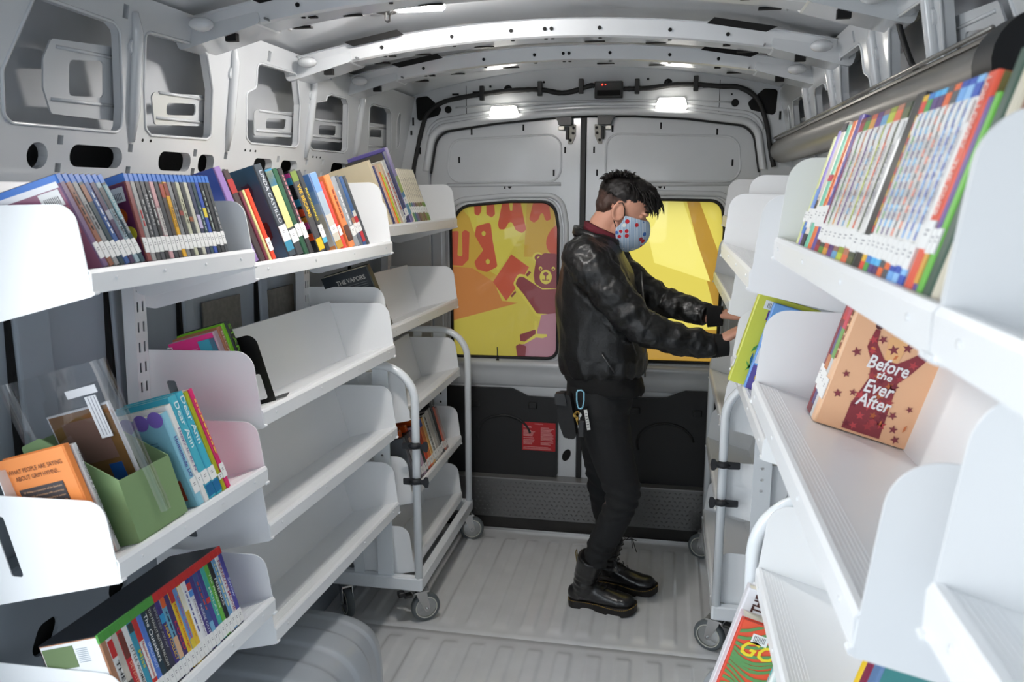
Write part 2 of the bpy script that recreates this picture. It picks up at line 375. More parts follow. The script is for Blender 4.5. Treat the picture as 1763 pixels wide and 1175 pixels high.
# roof bows
def bow(yc, n, w=.135):
    def zb(x): return 2.062-.082*(abs(x)/.79)**2.0
    mb = MB(); prof = [(-w/2-.02,.045),(-w/2,.045),(-w/2+.018,.004),(-w/2+.028,0),(w/2-.028,0),(w/2-.018,.004),(w/2,.045),(w/2+.02,.045)]
    rows = []
    for i in range(61):
        x = -.79+1.58*i/60
        rows.append([(x, yc+a, min(zb(x)+b, roofz(x)-.004)) for a, b in prof])
    mb.grid(rows, False)
    for i in range(60):
        pass
    # end brackets
    for s in (-1, 1):
        mb.prism(fillet([(s*.62,zb(.62)-.001),(s*.78,zb(.79)-.012),(s*.835,1.955),(s*.845,1.99),(s*.80,2.03),(s*.62,zb(.62)+.03)], .012, 3), -w/2+.008, w/2-.008, lambda a,b,c: (a, yc+c, b))
        mb.tube([(s*.60, yc-w/2-.002, zb(.6)+.005),(s*.60, yc+w/2+.002, zb(.6)+.005)], .003, 6, mi=2)
        mb.ell((s*.745, yc-w/2-.035, 2.005), (.03,.025,.016))
        # black service slots
        for (x, dy, l) in ((.70,-.045,.028),(.50,-.02,.02),(.56,.05,.05)):
            mb.box((s*x-l/2, yc+dy-.008, zb(x)-.003-.02*(x>.68)), (s*x+l/2, yc+dy+.008, zb(x)+.002), mi=1)
        # openings between bow and skin
        mb.prism([(s*.44,zb(.44)+.040),(s*.60,zb(.60)+.034),(s*.63,zb(.63)+.052),(s*.46,zb(.46)+.058)], yc-w/2-.0225, yc-w/2-.021, lambda a,b,c:(a,c,b), mi=1)
    for x in (-.52,-.30,-.12,-.02,.0,.14,.34,.5):
        mb.prism(circ(x, 0, .0055, n=10), -.001, .002, lambda a,b,c,x=x: (a, yc-.03+b, zb(x)-c), mi=1)
        mb.prism(circ(x, .022, .0055, n=10), 0, .0025, lambda a,b,c,x=x: (a, yc-w/2+.009-c, zb(x)+b), mi=1)
    for x in (-.42,-.22,.12,.3):
        mb.box((x-.03, yc+w/2-.05, zb(x)-.0025), (x+.03, yc+w/2-.036, zb(x)), mi=1)
    return mb.build(f'trim_{n}', [PAINT, DARK, mat('seam_grey', (120,122,124), .5)], kind='structure')
for i, y in enumerate((1.925, 2.50, 2.93)): bow(y, 3+i)
bow(1.30, 6); bow(0.62, 7)

# rear wall frame
def hdr(x): return 2.155-.10*(abs(x)/.88)**2
mb = MB(); OP = fillet([(-.735,.0),(-.735,1.70),(-.70,1.885),(-.42,1.922),(-.2,1.94),(0,1.948),(.2,1.945),(.42,1.930),(.70,1.892),(.735,1.70),(.735,.0)], [0,.02,.09,.3,.3,.3,.3,.3,.09,.02,0], 8)
OUT = [(-.99,.0),(-.735,0)]+OP[1:-1]+[(.735,0),(.99,0),(.99,1.62),(.93,1.7),(.885,2.02)]+[(x/100, hdr(x/100)) for x in range(85,-86,-10)]+[(-.885,2.02),(-.93,1.7),(-.99,1.62)]
fr = lambda a,b,c: (a, YR+c, b)
hl = [fillet([(-.755,2.035),(-.69,2.035),(-.655,1.995),(-.665,1.955),(-.745,1.945)],.012,4)]
mb.prism(OUT, 0, .03, fr)
# rolled flange toward the doors
L = OP[1:-1]; mb.tube([(x*1.012, YR-.004, z+.012) for x, z in L], .016, 8)
mb.tube([(x*1.03, YR-.003, z*1.0+.045) for x, z in L if z > 1.72], .008, 8)
for (x,z,w,h) in ((-.60,2.045,.03,.008),(-.50,2.052,.042,.008),(.50,2.052,.042,.008),(.62,2.045,.03,.008),(-.80,1.93,.008,.035),(-.81,1.88,.008,.02),(.80,1.93,.008,.035),(-.77,1.80,.008,.03),(.775,1.80,.008,.03)):
    mb.box((x-w/2, YR-.0035, z-h/2), (x+w/2, YR+.001, z+h/2), mi=1)
for (x,z,r) in ((-.635,1.98,.016),(.615,1.985,.016),(-.36,2.062,.018),(.335,2.072,.018),(-.44,2.075,.005),(-.20,2.088,.005),(.25,2.09,.005),(.45,2.075,.005),(-.60,2.02,.004),(.60,2.02,.004)):
    mb.prism(circ(x,z,r), -.003, .001, fr, mi=1)
for s in (-1,1): # dark triangular corner cavities
    mb.prism(fillet([(s*.785,2.035),(s*.73,2.04),(s*.665,1.985),(s*.68,1.955),(s*.78,1.93)],.014,5), -.004, .001, fr, mi=1)
mb.tube([(x, YR-.002, 2.005-.05*abs(x)**2) for x in [i/10 for i in range(-6,7)]], .004, 6)
for x in (-.55,.55): mb.tube([(x, YR-.0005, 1.95),(x, YR-.0005, 2.08)], .0012, 5, mi=1)
struct(mb, 'wall_back', [PAINT, DARK])

# rear doors
YD = 3.672
def door(s, n, winpoly, gap_x):
    mb = MB(); fr = lambda a,b,c: (a, YD+c, b)
    outer = [(x, z) for x, z in OP[1:-1] if (x < gap_x-.012 if s < 0 else x > gap_x+.012)]
    e = gap_x-.014 if s < 0 else gap_x+.014
    if s < 0: poly = [(-.735,0)]+outer+[(e,1.945),(e,0)]
    else: poly = [(e,0),(e,1.945)]+outer+[(.735,0)]
    mb.prism(poly, 0, .03, fr, [winpoly])
    cx = sum(p[0] for p in winpoly)/len(winpoly); cz = sum(p[1] for p in winpoly)/len(winpoly)
    # pressed swage round the window, a bulging upper panel, waist rail
    def scl(k, kz): return [(cx+(p[0]-cx)*k, cz+(p[1]-cz)*kz) for p in winpoly]
    mb.tube([fr(a,b,-.002) for a,b in scl(1.14,1.10)], .012, 8, True)
    mb.tube([fr(a,b,-.001) for a,b in scl(1.045,1.035)], .007, 8, True)
    x0, x1 = (-.66, gap_x-.10) if s < 0 else (gap_x+.10, .66)
    up = fillet([(x0,1.66),(x1,1.66),(x1,1.87),(x0+.02,1.85)] if s < 0 else [(x0,1.66),(x1,1.66),(x1-.02,1.85),(x0,1.87)], .06, 6)
    mb.tube([fr(a,b,-.001) for a,b in up], .005, 6, True)
    mb.tube([fr(x0+.0,1.645,-.002), fr(x1,1.65,-.002)], .008, 8)
    # waist rail
    w0, w1 = (-.73, e) if s < 0 else (e, .73)
    prof = [(.70,0),(.71,-.012),(.76,-.018),(.79,-.018),(.80,-.030),(.818,-.032),(.825,-.02),(.835,0)]
    mb.grid([[(x, YD+b, a) for a, b in prof] for x in (w0,(w0+w1)/2,w1)], True)
    # slots and holes
    sl = [(-.54,1.885),(-.30,1.90),(-.60,1.76),(-.11,1.80),(-.16,1.70)] if s < 0 else [(.02,1.80),(.10,1.89),(.31,1.90),(.55,1.87),(.62,1.74),(.035,1.70)]
    for (x,z) in sl: mb.box((x-.004, YD-.0015, z-.014), (x+.004, YD+.001, z+.014), mi=1)
    xx = -.385 if s < 0 else .335
    mb.box((xx-.004, YD-.0015, 1.628), (xx+.002, YD+.001, 1.655), mi=1); mb.prism(circ(xx+(.022 if s < 0 else -.02), 1.642, .009, .012), -.0015, .001, fr, mi=1)
    # lower: embossed panel beside the trim
    gx = (e-.085, e-.005) if s < 0 else (e+.005, e+.085)
    mb.tube([fr(a,b,-.001) for a,b in rect(gx[0]+.01,.50,gx[1]-.01,.60,.012)], .003, 6, True)
    mb.prism([( (gx[0]+gx[1])/2+ .022*math.cos(t)*.9+.008*math.sin(t), .37+.030*math.sin(t)) for t in [2*math.pi*i/18 for i in range(18)]], -.0015, .001, fr, mi=1)
    mb.prism(circ((gx[0]+gx[1])/2+.01, .455, .004), -.0015, .001, fr, mi=1)
    return mb.build(f'door_{n}', [PAINT, DARK], kind='structure')
WL = fillet([(-.642,.838),(-.135,.842),(-.135,1.45),(-.155,1.572),(-.36,1.572),(-.60,1.550),(-.645,1.45)], [.03,.05,.03,.11,.3,.10,.03], 7)
WR = fillet([(.085,.846),(.592,.850),(.60,1.45),(.585,1.578),(.36,1.582),(.10,1.582),(.085,1.45)], [.05,.03,.03,.06,.3,.07,.03], 7)
door(-1, 1, WL, -.027); door(1, 2, WR, -.027)
# window panes printed with artwork (regions of one film, cut against one another)
def pane(name, base, shapes, mats):
    """shapes: list of (polygon, material index), later ones on top"""
    pts = []; edges = []
    for L in [base]+[p for p, _ in shapes]:
        o = len(pts); pts += [Vector(p) for p in L]; edges += [(o+i, o+(i+1)%len(L)) for i in range(len(L))]
    V2, _, F2, *_r = delaunay_2d_cdt(pts, edges, [], 0, 1e-6)
    mb = MB(); vs = [(p.x, YD+.012, p.y) for p in V2]; byi = {}
    for f in F2:
        c = sum((V2[i] for i in f), Vector((0,0)))/len(f)
        if not inside(c, base): continue
        k = 0
        for P, mi in shapes:
            if inside(c, P): k = mi
        byi.setdefault(k, []).append(tuple(f))
    for k, fs in byi.items(): mb.add(vs, fs, mi=k)
    o = mb.build(name, mats, kind='structure')
    return o
def pxL(x, y):  # reads a point of the artwork on the pane's own plane
    return (-.645+(x-776.0)*.510/187.0, .838+(612-y)*.72/258.0)
def loopL(P, r=0, seg=4):
    Q = [pxL(*p) for p in P]; return fillet(Q, r, seg) if r else Q
def blobL(cx, cy, rx, ry, rot=0, n=24):
    return [pxL(cx+rx*math.cos(t)*math.cos(rot)-ry*math.sin(t)*math.sin(rot), cy+rx*math.cos(t)*math.sin(rot)+ry*math.sin(t)*math.cos(rot)) for t in [2*math.pi*i/n for i in range(n)]]
YEL, YE2, ORG, COR, PLUM, PINK, YLN, INK = range(8)
fm = [film('film_yellow',(236,214,96)), film('film_gold',(232,186,84)), film('film_orange',(232,150,86)), film('film_coral',(226,108,82)), film('film_plum',(160,84,86)), film('film_mauve',(206,146,156)), film('film_bright_yellow',(246,226,100)), film('film_ink',(90,50,60))]
shp = [
 (loopL([(770,470),(860,480),(905,520),(965,500),(965,640),(770,640)]), YEL),
 (loopL([(770,375),(797,363),(824,395),(835,460),(870,480),(850,500),(770,470)]), YE2),
 (loopL([(800,350),(880,350),(905,395),(858,465),(815,397)]), YLN),
 (loopL([(908,350),(970,350),(970,420),(925,440),(903,440)]), YE2),
 (loopL([(770,458),(812,460),(850,483),(865,515),(893,518),(770,553)]), ORG),
 (loopL([(816,345),(830,345),(829,366),(824,373),(817,370)], .008), COR),
 (loopL([(838,345),(851,345),(853,370),(847,376),(838,370)], .008), COR),
 (loopL([(867,345),(896,345),(907,395),(900,401),(889,396),(880,378),(870,395),(860,395),(858,386)], .012), COR),
 (loopL([(877,350),(884,350),(883,364),(879,364)]), YEL),
 (loopL([(920,345),(945,345),(949,378),(940,381),(934,362),(928,378),(920,384),(912,378)], .01), COR),
 (loopL([(776,399),(789,398),(786,440),(795,441),(795,400),(800,396),(808,400),(806,446),(795,457),(776,456)], .008), COR),
 (loopL([(820,390),(845,383),(849,415),(857,457),(838,467),(820,462),(816,450),(832,430),(817,405)], .012), COR),
 (blobL(833,402,3.6,4), YEL), (blobL(840,449,3.6,4.4), YEL),
 (blobL(972,409,34,26,-.7), COR),
 (loopL([(881,436),(912,457),(901,477),(872,515),(849,483)]), COR),
 # pole of the flag
 (loopL([(912,463),(916,466),(906,477),(903,474)]), PLUM), (loopL([(888,497),(890,500),(882,509),(880,506)]), PLUM),
 # bear: yellow outline, body, head
 (loopL([(884,486),(893,468),(905,470),(935,490),(970,490),(970,542),(925,540),(898,505)], .02), YLN),
 (loopL([(888,486),(894,473),(903,474),(935,494),(970,492),(970,536),(926,535),(903,503)], .016), PLUM),
 (loopL([(934,537),(970,532),(970,600),(925,600),(925,572)], .006), PINK),
 (loopL([(922,548),(926,548),(926,570),(944,570),(944,574),(905,590),(903,586),(922,572)], .002), YLN),
 (loopL([(896,572),(924,562),(924,570),(905,584),(897,583)], .004), PLUM),
 (loopL([(890,590),(905,588),(925,576),(970,580),(970,625),(895,625)], .01), PINK),
 (loopL([(889,592),(896,588),(908,592),(904,625),(894,625)], .006), PLUM),
 (blobL(927,440,9,8), YLN), (blobL(928,441,6.5,6), PLUM), (blobL(929,442,3,3), YLN),
 (loopL([(920,470),(924,445),(938,433),(957,434),(975,440),(975,492),(935,492),(922,484)], .02), PLUM),
 (blobL(932,459,3,3.4), YLN), (blobL(932,460,1.4,1.6), PLUM), (blobL(954,459,3,3.4), YLN), (blobL(954,460,1.4,1.6), PLUM),
 (blobL(941,473,10.5,12), YLN), (blobL(941,468,4.5,3.2), PLUM), (loopL([(940,470),(942,470),(942,478),(947,477),(947,479),(935,479),(935,477),(940,478)]), PLUM),
]
pane('window_1', WL, shp, fm)
fm2 = [film('film_lemon',(240,217,96), .50, diff=.12), film('film_sun',(246,228,120), .56, diff=.08), film('film_amber',(226,172,70), .46, diff=.35)]
pane('window_2', WR, [([(.085,1.60),(.40,1.60),(.60,1.15),(.60,1.02),(.085,1.06)],0), ([(.42,1.62),(.47,1.62),(.62,1.25),(.62,1.05),(.60,1.0)],2), ([(.22,1.62),(.40,1.62),(.55,1.22),(.30,1.30)],1),
      ([(.05,.83),(.05,.99)]+[(.085+.52*i/12, 1.0+.055*math.sin(math.pi*min(1,i/8))) for i in range(13)]+[(.62,.83)],2)], fm2)
mb = MB(); mb.prism(rect(-1.1,-.05,1.1,2.3), -.03, 0, lambda a,b,c: (a,-1.0+c,b), [rect(-.80,1.10,.35,1.85,.08)]); mb.build('wall_front_added', PAINT, kind='structure')  # unseen wall with one opening, added to cut the light from the front
# rubber seals
for n, L in ((8, WL), (9, WR)):
    mb = MB(); mb.tube([(a, YD-.002, b) for a, b in L], .0075, 8, True); mb.build(f'trim_{n}', BLACK, kind='structure')
mb = MB(); mb.tube([(x, YR+.036, z) for x, z in OP[1:-1]], .009, 8); mb.box((-.037,YD-.012,.26),(-.017,YD+.03,1.945)); mb.build('trim_10', BLACK, kind='structure')
mb = MB(); mb.box((-.93,3.72,-.02),(.93,3.74,.84)); mb.box((-.93,3.72,1.59),(.93,3.74,2.2)); mb.box((-.99,3.703,-.02),(-.665,3.715,2.0)); mb.box((.665,3.703,-.02),(.99,3.715,2.0)); mb.box((-.06,3.703,-.02),(.02,3.715,2.0)); mb.build('wall_outer_back_light_stop', SKIN, kind='structure')  # side and centre boxes added behind the doors to stop daylight leaking in
# black lower trims
def trimp(P, n):
    mb = MB(); mb.prism(fillet(P, .018, 4), 0, .02, lambda a,b,c:(a, YD-.022+c, b))
    Q = [(a, b) for a, b in P]; cx = sum(p[0] for p in P)/len(P)
    mb.tube([(cx+.13*math.cos(t), YD-.023, .46+.10*math.sin(t)) for t in [R(200+ -10*i) for i in range(20)]], .006, 6)
    for k in (-.14, .14):
        mb.bbox((cx+k-.02, YD-.03, .60), (cx+k+.02, YD-.02, .63), .004)
    mb.build(f'trim_{n}', TRIMB, kind='structure')
trimp([(-.725,.262),(-.128,.262),(-.128,.655),(-.27,.657),(-.35,.692),(-.725,.69)], 11)
trimp([(.075,.262),(.725,.262),(.725,.722),(.46,.718),(.375,.680),(.21,.672),(.075,.66)], 12)
# step riser of tread plate and sill
mb = MB(); mb.box((-.735,3.60,.062),(.735,3.655,.258)); mb.box((-.735,3.598,.256),(.735,3.675,.262), mi=1)
for r_ in range(9):
    for c in range(62):
        x = -.72+c*.0235+(.012 if r_ % 2 else 0); z = .075+r_*.0205; a = R(35 if (r_+c) % 2 else -35)
        M0 = Matrix.Translation((x, 3.5985, z))@Matrix.Rotation(a, 4, 'Y'); mb.M = M0
        mb.add([(-.009,0,0),(0,-.0018,.0028),(.009,0,0),(0,-.0018,-.0028),(0,.001,.0045),(0,.001,-.0045)],[(0,1,4),(1,2,4),(0,5,3),(3,5,2),(0,3,1),(1,3,2)])
mb.M = Matrix.Identity(4); mb.box((-.735,3.61,.0),(.735,3.66,.062), mi=2); mb.box((-.735,3.585,.0),(.735,3.60,.012), mi=3)
mb.build('trim_13', [TREAD, mat('step_edge',(150,150,148),.4,metal=.6), mat('sill_dark',(48,46,44),.6,noise=.4,nscale=12), CHROME], kind='structure')
# ------------------------------------------------------------------ shelving
WXS = {-1: .905, 1: .88}
def sfr(s, skew=0.0, yp=0.0):
    """(u, z) section of a shelf at depth y -> world; u runs from the wall into the aisle"""
    return lambda u, z, y: (s*(WXS[s]-u)-s*skew*(y-yp), y, z)
SL = R(16)
def shelf_panel(mb, fr, y, d, zb, ph, slot, t=.0022, mi=None):
    o = fillet([(d,zb-.004),(d-.012,zb+ph*.55),(d-.022,zb+ph),(.0,zb+ph-.006),(.004,zb-.07),(.05,zb-.075)], [.004,.05,.085,.004,.03,.02], 8)
    holes = []
    if slot: holes = [fillet([(.092,zb-.012),(.118,zb-.012),(.088,zb+.105),(.062,zb+.105)], .006, 3)]
    mb.prism(o, y-t/2, y+t/2, fr, holes, mi=mi)
    mb.prism(circ(.012, zb+ph-.02, .0035, n=8), y-t/2-.0008, y-t/2, fr, mi=2)
def shelf_parts(s, y0, y1, zb, d, ph, parent, slot=True, skew=0.0, lip=.040, tl=.185, ends=3, bp=.205):
    fr = sfr(s, skew, (y0+y1)/2)
    gap = .0035
    mb = MB()
    # tray: slopes down to the wall
    ca, sa = math.cos(SL), math.sin(SL); zt = zb+lip
    a = (d-.006, zt); b = (d-.006-tl*ca, zt-tl*sa); n = (sa*.0018, -ca*.0018)
    mb.prism([a, b, (b[0]+n[0], b[1]+n[1]), (a[0]+n[0], a[1]+n[1])], y0+gap, y1-gap, fr)
    for k in range(6):
        u = .012+.006*k; p = (a[0]-u*ca, a[1]-u*sa+.0007); mb.prism([(p[0],p[1]),(p[0]-.002*ca,p[1]-.002*sa),(p[0]-.002*ca,p[1]-.002*sa-.001),(p[0],p[1]-.001)], y0+.004, y1-.004, fr)
    mb.build('tray', WHITE, parent)
    mb = MB()
    mb.prism(fillet([(d,zb),(d,zt-.006),(d-.004,zt+.001),(d-.012,zt+.001),(d-.012,zt-.002),(d-.004,zt-.003),(d-.0035,zb+.002),(d-.010,zb+.002),(d-.010,zb)], .0012, 2), y0+.001, y1-.001, fr)
    mb.prism(circ(d+.0005, zb+.001, .0035, n=8), y0+.0, y0+.012, fr); mb.prism(circ(d+.0005, zb+.001, .0035, n=8), y1-.012, y1, fr)
    for k in range(4):
        yy = y0+.06+(y1-y0-.12)*k/3; mb.tube([fr(d+.0002, zb+lip*.55, yy), fr(d+.0018, zb+lip*.55, yy)], .0035, 8)
    mb.build('front_lip', WHITE, parent)
    mb = MB(); c = (b[0]+.004, b[1]+.001)
    e = (c[0]-bp*sa, c[1]+bp*ca)
    mb.prism([c, e, (e[0]-.002, e[1]), (c[0]-.002, c[1])], y0+gap, y1-gap, fr)
    mb.prism([(e[0],e[1]-.001),(e[0]-.014,e[1]-.003),(e[0]-.014,e[1]-.001),(e[0],e[1]+.001)], y0+gap, y1-gap, fr)
    mb.build('back_plate', WHITE, parent)
    for y in [q for k, q in ((1, y0+.0015), (2, y1-.0015)) if ends & k]:
        mb = MB(); shelf_panel(mb, fr, y, d, zb, ph, slot); mb.build('end_panel', [WHITE, WHITE, DARK], parent)
SHELF = {}
def shelf(key, s, y0, y1, zb, label, group, d=.32, ph=.187, slot=True, skew=0.0, lip=.040, tl=.185, ends=3, bp=.205):
    t = empty('wall_shelf', (s*WXS[s], (y0+y1)/2, zb), label, 'shelf', group)
    p = empty_local(t)
    shelf_parts(s, y0, y1, zb, d, ph, t, slot, skew, lip, tl, ends, bp)
    fix(t)
    SHELF[key] = dict(s=s, y0=y0, y1=y1, zb=zb, d=d, lip=lip, skew=skew, yp=(y0+y1)/2)
def empty_local(t): return t
def fix(t):
    # children were modelled in world space; keep them there under their placed parent
    mw = t.matrix_basis.copy() if False else Matrix.LocRotScale(t.location, t.rotation_euler, t.scale)
    inv = mw.inverted()
    for c in t.children: c.matrix_parent_inverse = inv
GLs, GRs = 'white tilted shelves on the wall opposite the person', 'white tilted shelves on the wall the person reaches towards'
SK = .04
shelf('L1a', -1, 1.185, 1.700, 1.447, 'near white tilted shelf holding two rows of film cases, under the oval wall slots', GLs, ph=.150, skew=SK)
shelf('L1b', -1, 1.185, 1.700, .925, 'near white tilted shelf holding the green box and the orange book', GLs, ph=.150, skew=SK)
shelf('L1c', -1, 1.185, 1.700, .585, 'near white tilted shelf packed with film cases taped red and green', GLs, ph=.150, bp=.09, skew=SK)
shelf('L2a', -1, 1.745, 2.625, 1.410, 'long white tilted shelf holding the slanting novels over the leaning dark book', GLs, skew=SK)
shelf('L2b', -1, 1.745, 2.625, 1.050, 'long white tilted shelf with pink book at its near end, otherwise bare', GLs, skew=SK)
shelf('L2c', -1, 1.745, 2.625, .755, 'empty long white tilted shelf directly below the one with a bookend', GLs, skew=SK)
shelf('L2d', -1, 1.745, 2.625, .470, 'lowest empty long white tilted shelf above the wheel arch', GLs, skew=SK)
shelf('L3a', -1, 2.670, 3.500, 1.462, 'far white tilted shelf holding tall picture books and a cream series', GLs, skew=SK)
shelf('L3b', -1, 2.670, 3.500, 1.100, 'far white tilted shelf with one dark hardcover, just above the left book cart', GLs, skew=SK)
shelf('R1a', 1, .650, 1.585, 1.492, 'long white tilted shelf crowded with children\'s paperbacks beside the grey roller', GRs, d=.330, slot=False)
shelf('R1b', 1, .718, 1.640, 1.200, 'long white tilted shelf with the peach hardcover showing its front', GRs, d=.350, slot=False, tl=.245)
shelf('R2a', 1, 1.660, 2.535, 1.424, 'empty white tilted shelf just past the crowded paperback shelf', GRs, slot=False, d=.365)
shelf('R2b', 1, 1.660, 2.535, 1.072, 'white tilted shelf holding the lime green book near the person\'s hands', GRs, slot=False)
shelf('R3a', 1, 2.565, 3.465, 1.480, 'far empty white tilted shelf nearest the back doors, upper of the pair', GRs, slot=False, d=.305)
shelf('R3b', 1, 2.565, 3.465, 1.245, 'far empty white tilted shelf nearest the back doors, lower of the pair', GRs, slot=False, d=.330)
shelf('R0a', 1, .02, .647, 1.492, 'blurred closest white shelf at the edge of the view, level with the paperbacks', GRs, slot=False, d=.330)
shelf('R0b', 1, .02, .590, 1.297, 'blurred closest white shelf at the edge of the view, level with the peach hardcover', GRs, slot=False, d=.335)
# slotted uprights
def upright(s, y, z0, z1, label):
    mb = MB(); x = s*.925
    holes = [rect(-.013, z0+.03+.05*k, -.006, z0+.055+.05*k) for k in range(int((z1-z0-.06)/.05))]+[rect(.006, z0+.03+.05*k, .013, z0+.055+.05*k) for k in range(int((z1-z0-.06)/.05))]
    tilt = .035
    X = lambda b: s*(.925-tilt*(b-.6))
    mb.prism([(-.022,z0),(.022,z0),(.022,z1),(-.022,z1)], 0, .002, lambda a,b,c: (X(b)-s*c, y+a, b), holes)
    mb.prism([(-.0225,z0),(-.0215,z0),(-.0215,z1),(-.0225,z1)], -.03, .002, lambda a,b,c: (X(b)-s*c, y+a, b))
    mb.prism([(.0215,z0),(.0225,z0),(.0225,z1),(.0215,z1)], -.03, .002, lambda a,b,c: (X(b)-s*c, y+a, b))
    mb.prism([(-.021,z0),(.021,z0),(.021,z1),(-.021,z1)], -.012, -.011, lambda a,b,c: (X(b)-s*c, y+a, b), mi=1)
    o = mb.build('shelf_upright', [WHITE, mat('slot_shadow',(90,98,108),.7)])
    tag(o, label, 'shelf post', 'slotted white shelf posts on the walls')
for s, side in ((-1, 'wall opposite the person'), (1, 'wall the person faces')):
    for y, w in (((1.165,'nearest'),(1.722,'second nearest'),(2.648,'second farthest'),(3.525,'farthest')) if s < 0 else ((.660,'nearest'),(1.648,'second nearest'),(2.540,'second farthest'),(3.525,'farthest'))):
        upright(s, y, .05, 1.60, f'slotted white steel shelf post, {w} on the {side}')

# ------------------------------------------------------------------ book carts
def caster(parent, x, y, rz, brake=True):
    Mx = Matrix.Translation((x, y, 0)) @ Matrix.Rotation(rz, 4, 'Z')
    c = MB(); c.M = Mx
    c.tube([(0,0,.128),(0,0,.140)], .018, 12); c.box((-.028,-.022,.122),(.032,.022,.129))
    for k in (-1, 1):
        c.prism(fillet([(-.022,.124),(.022,.124),(.034,.06),(.028,.045),(.016,.045),(-.004,.085)], .006, 3), k*.019, k*.0215, lambda a,b,d: (a, d, b))
    c.tube([(.022,-.026,.056),(.022,.026,.056)], .006, 8)
    o = c.build('caster', CHROME, parent)
    w = MB(); w.M = Mx; th = [2*math.pi*i/28 for i in range(28)]
    prof = [(.040,-.013),(.050,-.014),(.0555,-.010),(.057,0),(.0555,.010),(.050,.014),(.040,.013)]
    w.grid([[(.022+r_*math.cos(t), b, .057+r_*math.sin(t)) for r_, b in prof] for t in th+[0.0]], True)
    for k in (-1, 1):
        w.tube([(.022+.0415*math.cos(t), k*.0135, .057+.0415*math.sin(t)) for t in th], .0022, 5, True, mi=2)
        w.add([(.022+.040*math.cos(t), k*.011, .057+.040*math.sin(t)) for t in th]+[(.022+.020*math.cos(t), k*.014, .057+.020*math.sin(t)) for t in th]+[(.022,k*.015,.057)],
              [(i,(i+1)%28,28+(i+1)%28,28+i) for i in range(28)]+[(28+i,28+(i+1)%28,56) for i in range(28)], True, mi=1)
    w.build('wheel', [GREYPL, mat('wheel_disc',(176,178,178),.25,metal=.8), mat('wheel_ring',(206,206,196),.4)], o)
    if brake:
        b_ = MB(); b_.M = Mx; b_.bbox((-.064,-.016,.110),(-.030,.016,.120), .003); b_.bbox((-.085,-.014,.116),(-.060,.014,.136), .004)
        b_.build('brake_pedal', BLKPL, o)
def cart(s, y0, y1, xo, label, rows, spin):
    t = empty('book_cart', (s*(xo+.17), (y0+y1)/2, 0), label, 'book cart')
    xi = .865; r = .0155; zt = 1.000
    for y in (y0, y1):
        arc = [(xo+.13-.13*math.sin(a), zt-.13+.13*math.cos(a)) for a in [math.pi/2*k/8 for k in range(9)]][::-1]
        arc2 = [(xi-.06+.06*math.sin(a), zt-.06+.06*math.cos(a)) for a in [math.pi/2*k/5 for k in range(6)]]
        mb = MB(); mb.tube([(s*x, y, z) for x, z in [(xo,.165)]+arc+arc2+[(xi,.165)]], r, 12)
        mb.build('hoop_tube', TUBEW, t)
        mb = MB(); mb.prism([(xo+.10,.17),(xo+.16,.17),(xo+.16,.985),(xo+.10,.985)], -.002, .002, lambda a,b,c,y=y: (s*a, y+c, b), [circ(xo+.13, z, .006, n=8) for z in (.62,.66,.70,.42,.46)])
        mb.prism([(xo+.215,.17),(xo+.255,.17),(xo+.255,.985),(xo+.215,.985)], -.002, .002, lambda a,b,c,y=y: (s*a, y+c, b), [circ(xo+.235, z, .006, n=8) for z in (.62,.66,.70,.42,.46)])
        mb.build('slotted_strut', TUBEW, t)
    mb = MB()
    a, b = sorted((s*(xo-.016), s*(xi+.016)))
    mb.bbox((a, y0-.018, .138), (b, y0+.018, .190), .008); mb.bbox((a, y1-.018, .138), (b, y1+.018, .190), .008)
    for x in (xo, xi): c_, d_ = sorted((s*(x-.016), s*(x+.016))); mb.bbox((c_, y0, .138), (d_, y1, .190), .008)
    mb.build('base_frame', TUBEW, t)
    for zb, dd in rows:
        sh = empty('cart_shelf', (0,0,0)); sh.parent = t
        shelf_parts(s, y0+.028, y1-.028, zb, dd, .175, sh, True, 0, .038)
    for (x, y, k) in ((xo+.005, y0+.02, 0), (xi-.04, y0+.02, 1), (xo+.005, y1-.02, 2), (xi-.04, y1-.02, 3)):
        caster(t, s*x, y, spin[k], k in (0, 2))
    # black rubber straps with toggles on the near hoop
    for z in ((.71, .575)):
        mb = MB(); L = [(.0,-.012),(.035,-.013),(.06,-.008),(.075,-.009),(.083,-.020),(.094,-.020),(.098,0),(.094,.020),(.083,.020),(.075,.009),(.06,.008),(.035,.013),(0,.012)]
        mb.prism(fillet(L, .004, 3), -.0015, .0015, lambda a_,b_,c_: (s*(xo+.055-a_) if s > 0 else s*(xo+.045-a_), y0-.020+c_, z+b_))
        mb.tube([(s*(xo-.018), y0-.012, z),(s*(xo+.0), y0-.022, z),(s*(xo+.018), y0-.012, z)], .012, 6)
        mb.build('rubber_strap', mat('strap_rubber',(34,36,40),.6), t)
    fix(t)
    return t
cart(-1, 2.685, 3.470, .520, 'white tubular book cart on casters holding a row of films, opposite the person', [(.795,.355),(.475,.36),(.20,.36)], [R(35), R(-50), R(20), R(0)])
cart(1, 2.685, 3.470, .565, 'white tubular book cart on casters beside the person\'s boots', [(.835,.33),(.53,.33),(.20,.33)], [R(155), R(200), R(160), R(180)])
cart(1, .790, 1.640, .552, 'white tubular book cart with the zebra-striped book, under the peach hardcover\'s shelf', [(.815,.325),(.530,.400),(.20,.33)], [R(155), R(200), R(160), R(180)])
